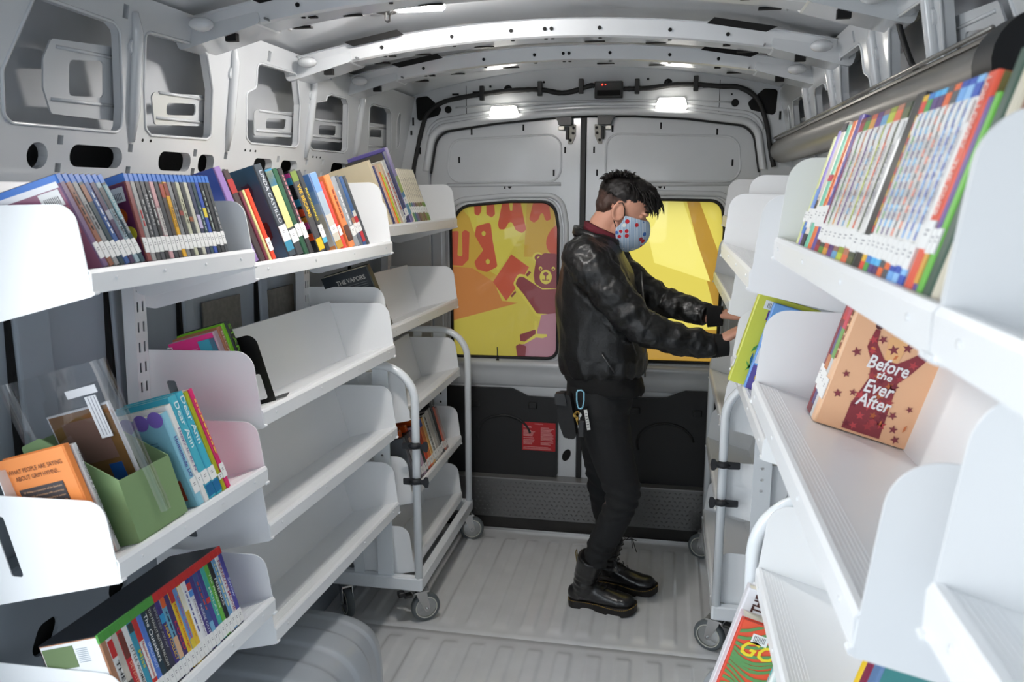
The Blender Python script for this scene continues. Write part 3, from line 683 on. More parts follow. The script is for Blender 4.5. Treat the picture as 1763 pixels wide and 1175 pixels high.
# ------------------------------------------------------------------ grey roller along the right wall
t = empty('roller_blind', (.80, 2.4, 1.79), 'long grey metallic roller cover running along the wall above the crowded paperbacks', 'roller')
mb = MB(); rows = []
for y in (1.24, 1.26, 2.0, 2.8, 3.57, 3.585):
    rows.append([(.815-.052*math.cos(a)*(0.97 if y in (1.24,3.585) else 1), y, 1.785+.050*math.sin(a)) for a in [2*math.pi*k/32 for k in range(32)]])
mb.loft(rows); mb.box((.78,1.25,1.825),(.865,3.57,1.832)); mb.tube([(.775,1.25,1.836),(.775,3.57,1.836)], .004, 8)
mb.build('cover', mat('roller_grey_metal', (150,147,142), .33, metal=.75, noise=.12, nscale=5, stretch=(8,.6,8)), t)
mb = MB(); mb.loft([[(.812-.062*math.cos(a), y, 1.785+.062*math.sin(a)) for a in [2*math.pi*k/24 for k in range(24)]] for y in (1.17, 1.18, 1.235, 1.24)]); mb.build('end_cap', BLKPL, t)
mb = MB(); mb.bbox((.84,3.52,1.62),(.87,3.58,1.66),.003); mb.build('mounting_bracket', PAINT, t)
fix(t)
# ------------------------------------------------------------------ wiring, lamps, latches on the back wall
def cable(name, path, r, label, cat='cable'):
    # smooth the path (Catmull-Rom)
    P = [Vector(p) for p in path]; out = []
    for i in range(len(P)-1):
        p0 = P[max(i-1,0)]; p1 = P[i]; p2 = P[i+1]; p3 = P[min(i+2,len(P)-1)]
        for k in range(6):
            t_ = k/6; out.append(.5*((2*p1)+(p2-p0)*t_+(2*p0-5*p1+4*p2-p3)*t_*t_+(3*p1-p0-3*p2+p3)*t_**3))
    out.append(P[-1]); return out
t = empty('wiring_harness', (0, YR, 2.05), 'black cable bundle clipped across the header above the back doors', 'cable')
yy = YR-.014
run = [(-.79,yy,1.60),(-.80,yy,1.70),(-.785,yy,1.78),(-.76,yy,1.88),(-.73,yy,1.96),(-.67,yy,2.005),(-.58,yy,2.028),(-.42,yy,2.048),(-.30,yy,2.056),(-.21,yy,2.055),(-.13,yy,2.04),(-.07,yy,2.045),(.0,yy,2.066),(.022,yy,2.066)]
mb = MB(); mb.tube(cable('', run, 0, ''), [.0095+.002*random.random() for _ in range((len(run)-1)*6+1)], 8)
run2 = [(.147,yy,2.05),(.19,yy,2.05),(.27,yy,2.052),(.36,yy,2.062),(.44,yy,2.062),(.55,yy,2.052),(.63,yy,2.045),(.70,yy,2.00),(.745,yy,1.90),(.765,yy,1.80),(.785,yy,1.72)]
mb.tube(cable('', run2, 0, ''), [.0095+.002*random.random() for _ in range((len(run2)-1)*6+1)], 8)
mb.tube(cable('', [(.34,yy+.004,2.062),(.333,yy,2.058),(.33,yy,2.078)], 0, ''), .004, 6)
mb.build('cable', mat('cable_tape',(22,22,23),.6), t)
for x, z in ((-.475,2.043),(-.215,2.056),(-.035,2.062),(.205,2.056),(.45,2.062)):
    mb = MB(); mb.bbox((x-.010, yy-.012, z-.028), (x+.010, yy+.012, z+.034), .003); mb.build('clip', BLKPL, t)
fix(t)
t = empty('control_unit', (.08, YR, 2.05), 'small black electronic box with two red lights above the back doors', 'electronic box')
mb = MB(); mb.bbox((.024, yy-.016, 2.012), (.145, yy+.014, 2.082), .005); mb.build('housing', BLKPL, t)
mb = MB(); mb.bbox((.036, yy-.0175, 2.022), (.135, yy-.015, 2.045), .002); mb.build('front_recess', DARK, t)
for x, r_ in ((.058,.0028),(.071,.002)):
    mb = MB(); mb.ell((x, yy-.0175, 2.068), (r_,.002,r_), nu=10, nv=6); mb.build('indicator_light', mat('red_led',(255,30,20),.3,emit=((255,30,20),12)), t)
fix(t)
def lampo(x, z, yb, nrm_z, label):
    t = empty('dome_lamp', (x, yb, z), label, 'ceiling light')
    mb = MB(); P = fillet([(x-.052,z+.022),(x+.052,z+.022),(x+.064,z-.014),(x+.058,z-.022),(x-.058,z-.022),(x-.064,z-.014)], .01, 5)
    mb.prism(P, -.020, 0, lambda a,b,c: (a, yb+c-.25*(b-z), b)); mb.build('lens', mat('lamp_lens',(255,255,252),.3,emit=((255,250,240),11)), t)
    mb = MB(); mb.prism([( (p[0]-x)*1.06+x, (p[1]-z)*1.1+z) for p in P], -.004, .004, lambda a,b,c: (a, yb+c-.25*(b-z), b)); mb.build('bezel', mat('lamp_bezel',(235,235,232),.4), t)  # backing added to keep the lens glow off the header
    fix(t); return t
GD = 'small dome lights glowing inside the van'
lampo(-.375, 1.965, YR-.012, 0, 'glowing dome light on the door header above the bear window').__setitem__('group', GD)
lampo(.352, 1.985, YR-.012, 0, 'glowing dome light on the door header above the plain yellow window').__setitem__('group', GD)
t = empty('dome_lamp', (-.30, 2.09, 2.10), 'glowing dome light on the roof between two bows, hanging wire beside it', 'ceiling light', GD)
mb = MB(); mb.bbox((-.355,2.045,2.072),(-.225,2.105,2.098), .009); mb.build('lens', mat('roof_lamp_lens',(255,255,252),.3,emit=((255,250,245),215)), t); fix(t)
tag(MB() and (lambda m: (m.prism(circ(-.425,2.215,.028), 2.098, 2.104, lambda a,b,c:(a,b,c)), m.tube(cable('',[(-.425,2.215,2.10),(-.42,2.20,2.075),(-.40,2.17,2.068),(-.38,2.12,2.075),(-.352,2.09,2.085)],0,''), .0035, 6), m.build('lamp_wire', mat('lamp_wire_grey',(50,50,50),.5)))[-1])(MB()), 'thin dark wire looping from a roof hole to the dome light', 'cable')
def latch(s, x, label):
    t = empty('door_latch', (x, YD, 1.93), label, 'door latch', 'black latches at the top of the back doors')
    mb = MB(); mb.prism(fillet([(x-s*.075,1.948),(x+s*.008,1.95),(x+s*.008,1.905),(x-s*.05,1.905),(x-s*.055,1.925)],.004,3), -.05, -.012, lambda a,b,c:(a,YD+c,b)); mb.build('cover', BLKPL, t)
    mb = MB(); mb.prism(fillet([(x-s*.005,1.91),(x+s*.024,1.91),(x+s*.022,1.86),(x+s*.006,1.825),(x-s*.012,1.825),(x-s*.008,1.86)],.004,3), -.012, -.004, lambda a,b,c:(a,YD+c,b)); mb.build('latch_plate', mat('latch_grey',(120,118,112),.45,metal=.5), t)
    for (dx,dz) in ((.014,1.895),(.012,1.872),(-.0,1.842)):
        mb = MB(); mb.tube([(x+s*dx,YD-.018,dz),(x+s*dx,YD-.010,dz)], .0065, 8); mb.build('bolt', BLACK, t)
    mb = MB(); mb.bbox((min(x-s*.02,x-s*.006),YD-.03,1.845),(max(x-s*.02,x-s*.006),YD-.01,1.90),.003); mb.bbox((min(x-s*.052,x-s*.025),YD-.035,1.885),(max(x-s*.052,x-s*.025),YD-.012,1.902),.003, mi=1); mb.build('hook', [BLACK, mat('latch_zinc',(170,168,160),.4,metal=.7)], t)
    fix(t)
latch(1, -.085, 'black latch on the top corner of the bear window\'s door'); latch(-1, .045, 'black latch on the top corner of the plain window\'s door')
# red printed notice on the black door trim
t = empty('warning_notice', (-.22, YD-.03, .46), 'red printed notice stuck on the black lower door trim', 'sign')
mb = MB(); mb.box((-.298,YD-.0245,.392),(-.137,YD-.022,.532)); mb.build('sheet', mat('notice_red',(178,20,28),.45), t)
mb = MB()
put_text(mb, 'WARNING', (-.218,YD-.0248,.524), (1,0,0), (0,0,1), h=.006)
rr = random.Random(3)
for c0, c1 in ((-.292,-.235),(-.208,-.143)):
    z = .512
    while z > .42:
        w = (c1-c0)*(.55+.45*rr.random())
        if rr.random() > .12: mb.box((c0,YD-.0249,z-.0016),(c0+w,YD-.0246,z+.0008))
        z -= .0052
for z in (.410,.404,.399): mb.box((-.292,YD-.0249,z-.001),(-.292+.14*(.8+.2*rr.random()),YD-.0246,z+.001))
mb.build('print', mat('notice_print',(220,160,160),.5), t); fix(t)
# lock rod on the waist rail
mb = MB(); mb.tube([(-.415,YD-.038,.835),(-.415,YD-.040,.895)], .0028, 8); mb.tube([(-.422,YD-.038,.834),(-.408,YD-.038,.834)], .004, 8)
tag(mb.build('lock_rod', BLACK), 'thin black lock pin standing on the waist rail below the bear window', 'lock pin')
# hanging cable on the right wall above the roller
mb = MB(); mb.tube(cable('',[(.79,1.93,2.02),(.805,1.90,1.99),(.82,1.88,1.93),(.835,1.86,1.88),(.838,1.82,1.855),(.83,1.80,1.846)],0,''), .006, 8)
tag(mb.build('dangling_wire', MATS['cable_tape']), 'black wire drooping down the inner wall to the grey roller', 'cable')
# ------------------------------------------------------------------ books and film cases
RB = random.Random(11)
CREAM = (232,226,208)
def book(shelfk, y, t, h, dp, kind='hc', cov=(60,60,60), near=None, bands=(), lab=None, title=None, marks=None, lean=0.0, art=None, top=None, inset=0.0):
    """stands one book or case on a shelf at depth y; returns (root, next y)"""
    S = SHELF[shelfk]; s = S['s']; ca, sa = math.cos(SL), math.sin(SL)
    u0 = S['d']-.014-inset; z0 = S['zb']+S['lip']+.0015-(.008+inset)*sa
    O = Vector((s*(WXS[s]-u0)-s*S['skew']*(y-S['yp']), y, z0))
    eu = Vector((-s*ca, 0, sa)); eh = Vector((s*sa, 0, ca)); ey = Vector((0, -s, 0))
    L = R(lean)*(-s)          # lean > 0: top leans away from the camera
    eh2 = eh*math.cos(L)+ey*math.sin(L); ex = ey*math.cos(L)-eh*math.sin(L)
    # keep the lower corner on the tray
    if L > 0: O = O + eh*(t*math.sin(L))
    iy = -eu
    Mx = Matrix((ex, iy, eh2)).transposed().to_4x4(); Mx.translation = O
    nm = {'hc': 'book', 'pb': 'book', 'dvd': 'film_case', 'br': 'film_case'}[kind]
    root = bpy.data.objects.new(nm, None); root.empty_display_size = .03; COL.objects.link(root); root.matrix_world = Mx
    ni = mats = None
    mats = [C(cov)]; idx = {tuple(cov): 0}
    def mi(c):
        c = tuple(c)
        if c not in idx: idx[c] = len(mats); mats.append(C(c))
        return idx[c]
    nf = 0.0 if s < 0 else t       # x of the face turned to the camera
    sg = -1 if s < 0 else 1
    mb = MB()
    if kind in ('hc', 'pb'):
        bt = .0024 if kind == 'hc' else .0006
        sp = [(0,.0035),(.0015,.0008),(.004,0),(t-.004,0),(t-.0015,.0008),(t,.0035)] if t > .012 else [(0,.0015),(.001,0),(t-.001,0),(t,.0015)]
        prof = sp+[(t,dp),(t-bt,dp),(t-bt,.005),(bt,.005),(bt,dp),(0,dp)]
        mb.prism(prof, 0, h, lambda a,b,c: (a,b,c))
        if near: mb.box((nf-(.0004 if sg<0 else -.00), .004, .0005),(nf+(.0 if sg<0 else .0004), dp, h-.0005), mi=mi(near))
        ins = .003 if kind == 'hc' else .0
        pg = MB(); pg.box((bt+.0002, .0052, ins),(t-bt-.0002, dp-ins-.0005, h-ins-(0 if kind=='hc' else .0004)))
    else:
        cc = {'br': (60,120,205), 'dvd': (16,16,18)}[kind]
        mb.prism(fillet([(0,0),(t,0),(t,dp),(0,dp)], .0018, 2), 0, h, lambda a,b,c: (a,b,c), mi=mi((20,22,28)))
        # printed sleeve wraps the spine and the faces
        zt = h-.016 if kind == 'br' else h-.002
        mb.prism([(-.0005,.0015),(.001,-.0005),(t-.001,-.0005),(t+.0005,.0015),(t+.0005,dp-.003),(t,dp-.003),(t,.0015),(0,.0015),(0,dp-.003),(-.0005,dp-.003)], .002, zt, lambda a,b,c: (a,b,c), mi=0)
        if kind == 'br':
            mb.prism([(-.0006,.0015),(.001,-.0006),(t-.001,-.0006),(t+.0006,.0015),(t+.0006,dp-.002),(-.0006,dp-.002)], h-.016, h-.001, lambda a,b,c: (a,b,c), mi=mi(cc))
        if near: mb.box((nf-(.0009 if sg<0 else 0), .003, .004),(nf+(0 if sg<0 else .0009), dp-.004, zt-.002), mi=mi(near))
        pg = None
    o = -.0006 if kind in ('hc','pb') else -.0011
    for (a, b, c) in bands: mb.box((.0006, o, h*a),(t-.0006, .0005, h*b), mi=mi(c))
    if top: mb.box((-.001, -.0012, h-.017),(t+.001, .004, h+.0006), mi=mi(top))
    if art: art(mb, mi, nf+sg*.0012, sg, h, dp)
    mb.build('cover' if pg else 'case', mats, root)
    if pg: pg.build('pages', C(CREAM, .8), root)
    if lab:
        q = MB(); a, b = lab; k_ = RB.uniform(-.012,.012); a += k_; b += k_*.6; q.box((.0004, -.0016, h*a),(t-.0004, .0, h*b))
        q.box((t*.30, -.0018, h*(a+(b-a)*.62)),(t*RB.uniform(.55,.7), -.0015, h*(a+(b-a)*.62)+.0016), mi=1); q.box((t*.30, -.0018, h*(a+(b-a)*.62)-.004),(t*RB.uniform(.5,.66), -.0015, h*(a+(b-a)*.62)-.0024), mi=1)
        q.build('spine_label', [C((238,238,236),.5), C((140,140,146),.6)], root)
    if title:
        q = MB(); tx, col, a, b = title[:4]; fh = title[4] if len(title) > 4 else .6
        w = min(h*(b-a), len(tx)*t*fh*1.0)
        put_text(q, tx, (t/2, -.0018, h*(a+b)/2), (0,0,-1), (1,0,0), w=h*(b-a), h=t*fh, bold=.01)
        q.build('spine_title', C(col,.5), root)
    elif marks:
        q = MB(); z = marks[1]
        while z < marks[2]:
            l = RB.uniform(.006,.018)/h; q.box((t*.36,-.0014,h*z),(t*.60,-.0008,h*min(z+l,marks[2]))); z += l+.004/h
        q.build('spine_print', C(marks[0],.5), root)
    return root, y + (t/math.cos(L))
def place(shelfk, y, items, where, kindword, group, gap=.0008, cat='book', bounds=None):
    """items: list of (description, dict). Labels name each one by look and neighbours."""
    s = SHELF[shelfk]['s']; n = len(items)
    for i, (desc, kw) in enumerate(items):
        kw = dict(kw); y += kw.pop('pre', 0.0)*(-s); word = kw.pop('word', kindword)
        if s < 0: r, y2 = book(shelfk, y, **kw); y = y2+gap
        else:
            r, y2 = book(shelfk, y, **kw); y = y-(y2-y)-gap
        if n == 1: lb = f'{desc} {word} {where}'
        elif i == 0: lb = f'{desc} {word} at one end, next to the {items[1][0]} one, {where}'
        elif i == n-1: lb = f'{desc} {word} at the end beside the {items[i-1][0]} one, {where}'
        else: lb = f'{desc} {word} between {items[i-1][0]} and {items[i+1][0]} ones, {where}'
        ws = lb.split()
        if len(ws) > 16: lb = ' '.join(ws[:len(ws)]).replace('at one end, ', '').replace('at the end ', '').replace(' ones', '').replace(' one', '')
        tag(r, lb, cat, group)
    return y
WH = (236,236,234)
# --- near left shelf, upper: film cases
T = .0126
def br(c, **k): return dict(t=T, h=.1715, dp=.135, kind='br', cov=c, **dict(dict(lab=(.10,.27)), **k))
def art_front(mb, mi, x, sg, h, dp):
    e = .0006*sg
    a, b = sorted((x, x+e)); mb.box((a,.008,h*.70),(b,.05,h*.86), mi=mi((236,236,236))); 
    for k in range(9): mb.box((a-.0001,.014+.0035*k,h*.72),(b+.0001,.0155+.0035*k,h*.80), mi=mi((60,60,66)))
def art_dec(mb, mi, x, sg, h, dp):
    art_front(mb, mi, x, sg, h, dp); a, b = sorted((x, x+.0005*sg)); mb.box((a,.006,h*.40),(b,dp-.01,h*.68), mi=mi((196,120,130))); mb.box((a,.004,h*.87),(b,dp-.01,h*.93), mi=mi((240,240,244)))
def art_nut(mb, mi, x, sg, h, dp):
    art_front(mb, mi, x, sg, h, dp); e = .0005*sg
    for (cy,cz,r_,c) in ((.03,.55,.016,(200,90,30)),(.05,.42,.02,(226,196,30)),(.02,.34,.015,(230,210,60)),(.06,.62,.018,(220,170,40))):
        mb.prism(circ(cy,h*cz,r_), *sorted((x,x+e)), lambda a,b,c: (c,a,b), mi=mi(c))
g1 = [('mauve', br((120,92,128), near=(150,96,122), art=art_dec)), ('rust', br((150,96,74), marks=((30,30,30),.4,.8))), ('ash grey', br((150,150,150), marks=((60,60,60),.4,.7))), ('teal patchwork', br((40,62,70), bands=((.7,.88,(150,96,70)),))),
      ('cobalt', br((52,90,150), marks=((220,226,236),.35,.8))), ('plum', br((72,52,84), bands=((.5,.6,(160,160,170)),))), ('silver-blue', br((150,172,182), bands=((.62,.85,(70,70,74)),), title=('GEMINI MAN',(50,30,40),.3,.62,.55))),
      ('ink blue', br((44,70,82), bands=((.5,.88,(124,166,176)),), title=('GODZILLA KING OF MONSTERS',(220,220,220),.34,.86,.5)))]
for k in g1: k[1]['lean'] = -14
y = place('L1a', 1.236, g1, 'near shelf', 'film case', 'film cases with blue tops on the near shelf', cat='film case')
g2 = [('maroon', br((136,70,66), near=(104,44,80), art=art_nut)), ('light grey', br((160,160,158), marks=((190,40,40),.4,.6))), ('graphite', br((74,74,76), marks=((180,180,180),.3,.7))), ('slate', br((84,86,90), title=('HUSTLERS',(190,190,190),.4,.75,.5))), ('soot', br((46,46,48), marks=((200,200,200),.4,.8))),
      ('pale pink', br((206,160,162), bands=((.28,.6,(205,200,196)),), title=('JOJO RABBIT',(40,30,30),.3,.62,.5))), ('gunmetal', br((66,68,72))), ('orange-topped', br((78,70,66), bands=((.72,.88,(168,72,50)),))), ('mustard', br((226,170,40), bands=((.74,.89,(140,60,40)),), title=('Knives Out',(60,40,20),.36,.60,.6))),
      ('fog grey', br((134,136,138), marks=((80,80,80),.4,.7))), ('dark grey', br((66,66,68), bands=((.5,.56,(150,70,60)),))), ('sand', br((196,196,170), marks=((110,110,90),.4,.7))), ('basalt', br((58,60,64), bands=((.42,.48,(150,90,60)),))), ('oat', br((204,202,184))), ('lilac-dotted', br((60,66,90), bands=((.33,.5,(190,180,210)),))),
      ('petrol', br((48,70,78), marks=((170,190,190),.3,.6))), ('royal blue', br((54,84,170), bands=((.46,.58,(226,206,70)),))), ('black speckled', br((40,44,48), marks=((180,190,180),.3,.8))), ('charcoal', br((58,60,62))), ('storm grey', br((76,80,84), marks=((190,190,190),.3,.6)))]
for k in g2: k[1]['lean'] = 4
place('L1a', y+.004, g2, 'near shelf', 'film case', 'film cases with blue tops on the near shelf', cat='film case')
# --- second left shelf, upper: slanting novels
def nv(t, h, c, **k): return dict(t=t, h=h, dp=k.pop('dp', .155), kind=k.pop('kind','hc'), cov=c, lean=k.pop('lean', -9), **k)
def art_blotch(cols, n=7, seed=1):
    def f(mb, mi, x, sg, h, dp):
        r = random.Random(seed); 
        for i in range(n):
            cy, cz = r.uniform(.02,dp-.02), r.uniform(.03,h-.03); q = [(cy+r.uniform(.006,.02)*math.cos(a), cz+r.uniform(.006,.03)*math.sin(a)) for a in [2*math.pi*k/9 for k in range(9)]]
            e = x+sg*(.0003+.0001*i); mb.prism(q, *sorted((x-sg*.0002, e)), lambda a,b,c: (c,a,b), mi=mi(cols[i % len(cols)]))
    return f
def art_notes(mb, mi, x, sg, h, dp):
    for i, (cz, w, c) in enumerate(((.93,.05,(240,80,170)),(.88,.03,(70,170,210)),(.62,.02,(60,150,190)),(.50,.022,(220,80,40)),(.40,.02,(190,120,30)),(.34,.02,(220,80,160)),(.20,.028,(226,84,40)))):
        mb.box(tuple(min(p,q) for p,q in zip((x,.002,0),(x+sg*.0008,.002+w,0)))[:2]+(h*cz-.010,), (max(x,x+sg*.0008), .002+w, h*cz+.010), mi=mi(c))
def art_sky(mb, mi, x, sg, h, dp):
    for i, (a,b,c) in enumerate(((.78,.995,(96,140,200)),(.62,.78,(124,162,206)),(.48,.62,(160,178,196)),(.30,.48,(186,182,168)),(.06,.30,(200,196,186)),(.0,.06,(190,120,60)))):
        mb.box((min(x,x+sg*.0004),.003,h*a),(max(x,x+sg*.0004),dp,h*b), mi=mi(c))
LBN = (.16,.30)
nov = [('violet-blue', nv(.030,.235,(150,120,180),near=(70,96,176),lean=-10)), ('charcoal and red', nv(.028,.228,(70,58,60),bands=((.75,.9,(170,50,50)),),lean=-10)), ('maroon', nv(.014,.175,(120,44,64),kind='pb')), ('straw', nv(.014,.18,(222,214,150),kind='pb')), ('orange-red', nv(.022,.182,(222,70,40),kind='pb',near=(226,130,40),lab=(.12,.3))),
 ('thick slate-blue', nv(.042,.246,(64,72,80),near=(58,100,128),dp=.175,pre=.062,art=art_blotch([(88,78,126),(70,86,130),(60,60,90),(70,40,50)],8,5),title=('LINDA CASTILLO',(214,220,224),.36,.93,.42),lab=(.17,.34),bands=((.06,.17,(60,140,170)),))),
 ('teal and cream', nv(.040,.236,(64,66,70),bands=((.32,.97,(216,206,140)),(.8,.99,(52,130,170))),lab=(.16,.30))),
 ('forest green', nv(.028,.238,(40,84,60),near=(30,60,50),lab=(.22,.36))), ('black pink-lettered', nv(.028,.240,(58,56,58),marks=((226,150,160),.36,.92),lab=(.18,.36))),
 ('note-covered dark', nv(.040,.236,(70,70,74),near=(40,40,44),art=art_notes,pre=.030,title=('WE BECAME',(232,190,40),.42,.82,.5),bands=((.86,.98,(110,130,60)),(.02,.16,(236,190,40))))),
 ('black yellow-lettered', nv(.030,.236,(50,52,56),title=('RECKONING',(226,206,60),.38,.78,.4),lab=(.16,.32),bands=((.1,.16,(90,180,210)),))),
 ('wide sky-blue', nv(.048,.230,(150,170,200),near=(140,170,210),art=art_sky,bands=((.75,.99,(110,150,206)),(.45,.75,(160,176,190)),(.1,.45,(206,200,188)),(.0,.1,(190,150,60))),pre=.040,lab=(.2,.3))),
 ('thin coral', nv(.022,.205,(226,74,64),kind='pb',lab=(.2,.34))), ('orange', nv(.040,.226,(228,140,84),near=(214,120,70),bands=((.08,.3,(90,60,50)),),marks=((150,60,40),.4,.8),pre=.020)),
 ('silver', nv(.034,.222,(150,156,160),near=(176,176,170),marks=((230,230,230),.3,.8),lab=(.14,.28))), ('pewter', nv(.024,.226,(92,98,106),near=(54,58,84),bands=((.3,.4,(180,120,90)),),lab=(.18,.32))), ('blue and crimson', nv(.026,.224,(52,90,140),bands=((.05,.42,(196,44,54)),(.42,.5,(210,210,200))),lab=(.2,.33))), ('coal-black', nv(.024,.226,(66,70,74)))]
place('L2a', 1.766, nov, 'slanting novels', 'book', 'novels slanting on the long upper shelf')
# --- far left shelf, upper
far = [('tall biscuit', nv(.022,.235,(206,192,160),near=(200,188,160))), ('navy', nv(.022,.215,(44,48,100),near=(44,48,100),lean=-9)), ('pale rose', nv(.020,.220,(206,170,150),kind='pb')), ('vivid orange', nv(.014,.195,(230,120,40),kind='pb',near=(230,120,40))), ('yellow-lime', nv(.014,.185,(180,210,50),kind='pb',near=(236,206,50))),
 ('sand-coloured', nv(.026,.225,(206,180,150),near=(200,190,160),marks=((200,60,50),.3,.8))), ('white red-speckled', nv(.040,.238,(206,206,200),marks=((170,80,70),.2,.8),near=(190,184,160),lab=(.05,.1))),
 ('tall midnight blue', nv(.038,.272,(36,40,92),title=('DICTIONARY',(90,96,150),.4,.7,.35),lab=(.10,.2),near=(70,68,62))), ('tallest violet and green', nv(.034,.292,(130,120,170),near=(96,88,150),bands=((.40,.52,(150,170,70)),(.28,.40,(70,130,170)),(.52,.62,(140,160,90)),(.1,.25,(90,150,180))),lab=(.24,.33)))]
for k in far: k[1]['lean'] = -12
y = place('L3a', 2.752, far, 'far shelf', 'book', 'books standing on the far upper shelf')
ser = [(d, nv(.0195,.212,(224,216,196),kind='pb',lean=-12,dp=.13,near=(228,220,200),marks=((176,166,150),.45,.85),lab=(.16,.28),bands=((.0,.36,c),))) for d, c in (('green-footed cream',(96,150,90)),('blue-footed cream',(60,110,140)),('mauve-footed cream',(120,100,140)),('umber-footed cream',(110,84,70)),('tan-footed cream',(140,110,80)),('olive-footed cream',(120,124,56)),('russet-footed cream',(130,84,60)),('moss-footed cream',(124,144,50)),('fern-footed cream',(110,150,50)))]
place('L3a', y+.004, ser, 'in a row', 'paperback', 'cream paperback series on the far upper shelf')
# --- second left shelf, second row
def art_pink(mb, mi, x, sg, h, dp):
    e = sorted((x, x+sg*.0004)); mb.box((e[0],.004,h*.74),(e[1],.05,h*.94), mi=mi((70,170,190))); mb.box((e[0],.004,h*.2),(e[1],.018,h*.94), mi=mi((210,80,150)))
    for k in range(5): mb.box((e[0],.055,h*(.86-.035*k)),(e[1],.13,h*(.868-.035*k)), mi=mi((250,150,200)))
place('L2b', 1.772, [('magenta', nv(.020,.215,(196,170,180),near=(232,60,140),art=art_pink,lean=-6,inset=.05,dp=.13)), ('sienna', nv(.020,.222,(180,116,84),lean=-6,inset=.05,dp=.13,title=('BECAUSE',(236,220,200),.5,.95,.4))), ('lime', nv(.016,.228,(130,206,40),lean=-6,inset=.05,dp=.13)), ('black green-lettered', nv(.024,.230,(50,56,60),lean=-6,inset=.05,dp=.13,title=('START',(130,200,60),.55,.97,.5)))], 'beside the black bookend', 'book', 'books held by the black bookend')
def bookend(shelfk, y, label):
    S = SHELF[shelfk]; s = S['s']; ca, sa = math.cos(SL), math.sin(SL)
    u0 = S['d']-.05; O = Vector((s*(WXS[s]-u0), y, S['zb']+S['lip']+.002-.044*sa))
    Mx = Matrix((Vector((0,1,0)), Vector((-ca*(-s)*(1) if s < 0 else ca,0,-sa)), Vector((s*sa,0,ca)))).transposed().to_4x4()
    Mx = Matrix((Vector((0,1,0)), Vector((-ca,0,-sa)), Vector((-sa,0,ca)))).transposed().to_4x4(); Mx.translation = O
    mb = MB(); mb.M = Mx
    mb.prism(fillet([(0,0),(.115,0),(.115,.185),(0,.185)], [0,0,.03,.03], 6), 0, .0015, lambda a,b,c: (c,a,b), [fillet([(.02,.012),(.09,.012),(.09,.08),(.02,.08)],.006,3)])
    mb.prism(fillet([(0,-.028),(.0,.10),(.10,.03),(.10,.012)], .004, 3), .0, .0014, lambda a,b,c: (a,b,c))
    tag(mb.build('bookend', BLKPL), label, 'bookend')
bookend('L2b', 1.875, 'black steel bookend propping four books at the near end of the bare shelf')
# --- far left shelf, lower: one dark hardcover
def art_vap(mb, mi, x, sg, h, dp):
    put_text(mb, 'THE VAPORS', (x+sg*.0003, dp*.42, h*.86), (0,-1,0), (0,0,1), w=dp*.62, h=.017, bold=.02, mi=mi((196,196,190)))
    for k in range(17):
        e = sorted((x, x+sg*.0003)); mb.box((e[0],.018,h*(.78-.034*k)),(e[1],dp-.02-.02*random.Random(k).random(),h*(.787-.034*k)), mi=mi((110,116,120)))
place('L3b', 2.715, [('lone charcoal', nv(.034,.236,(58,66,62),near=(42,48,54),art=art_vap,lean=-13,dp=.18,bands=((.2,.9,(70,80,70)),)))], 'with white capitals on the far shelf above the cart', 'hardcover', None)
# --- near left shelf, middle row
def art_orange(mb, mi, x, sg, h, dp):
    X = x+sg*.0004; e = sorted((x, X)); e2 = X+sg*.0003
    mb.box((e[0],.030,h*.12),(e[1],dp-.022,h*.72), mi=mi((74,72,76)))
    put_text(mb, 'WHAT PEOPLE ARE SAYING', (e2, dp*.5, h*.88), (0,-1,0), (0,0,1), w=dp*.80, h=.0085, mi=mi((90,50,40)))
    put_text(mb, 'ABOUT GRIM HYMNS...', (e2, dp*.5, h*.815), (0,-1,0), (0,0,1), w=dp*.66, h=.0085, mi=mi((90,50,40)))
    for k, tx in enumerate(('"SF Wilkes is a purveyor of the Southern','gothic style of Americana, with a sense that','it is necessary and intriguing in certain','American culture. It is not entirely the','dark and twisted underbelly of a country','steeped in contradictions.')):
        put_text(mb, tx, (e2, dp*.52, h*(.685-.042*k)), (0,-1,0), (0,0,1), w=dp*.58*(1 if k < 5 else .5), h=.0052, mi=mi((236,190,150)))
    for k in range(8):
        mb.box((min(e2,e2+sg*.0001),.04,h*(.40-.03*k)),(max(e2,e2+sg*.0001),dp-.03,h*(.405-.03*k)), mi=mi((190,150,120)))
place('L1b', 1.222, [('bright orange', nv(.016,.222,(238,140,70),near=(242,150,84),art=art_orange,lean=-4,dp=.150,inset=.034)), ('thin white', nv(.010,.218,(214,214,214),kind='pb',near=(210,210,210),lean=-4,inset=.031,dp=.14,title=('Wild World & Jackson PURCHASE',(30,30,34),.12,.95,.55)))], 'in front of the green box', 'book', 'books in front of the green box')
# magazine file
def on_shelf(shelfk, y, inset=0.0, lean=0.0):
    S = SHELF[shelfk]; s = S['s']; ca, sa = math.cos(SL), math.sin(SL)
    u0 = S['d']-.014-inset; O = Vector((s*(WXS[s]-u0)-s*S['skew']*(y-S['yp']), y, S['zb']+S['lip']+.0015-(.008+inset)*sa))
    eu = Vector((-s*ca, 0, sa)); eh = Vector((s*sa, 0, ca)); ey = Vector((0, -s, 0)); L = R(lean)*(-s)
    eh2 = eh*math.cos(L)+ey*math.sin(L); ex = ey*math.cos(L)-eh*math.sin(L)
    Mx = Matrix((ex, -eu, eh2)).transposed().to_4x4(); Mx.translation = O; return Mx
GREEN = mat('card_green', (122,150,104), .55, bump=.05, bscale=600)
t = bpy.data.objects.new('magazine_file', None); COL.objects.link(t); t.matrix_world = on_shelf('L1b', 1.262)
tag(t, 'sage green open-topped magazine box standing on the near shelf', 'magazine box')
W, D, T_ = .155, .180, .003
side = fillet([(0,0),(D,0),(D,.232),(D-.045,.240),(0,.125)], [.001,.001,.006,.01,.004], 3)
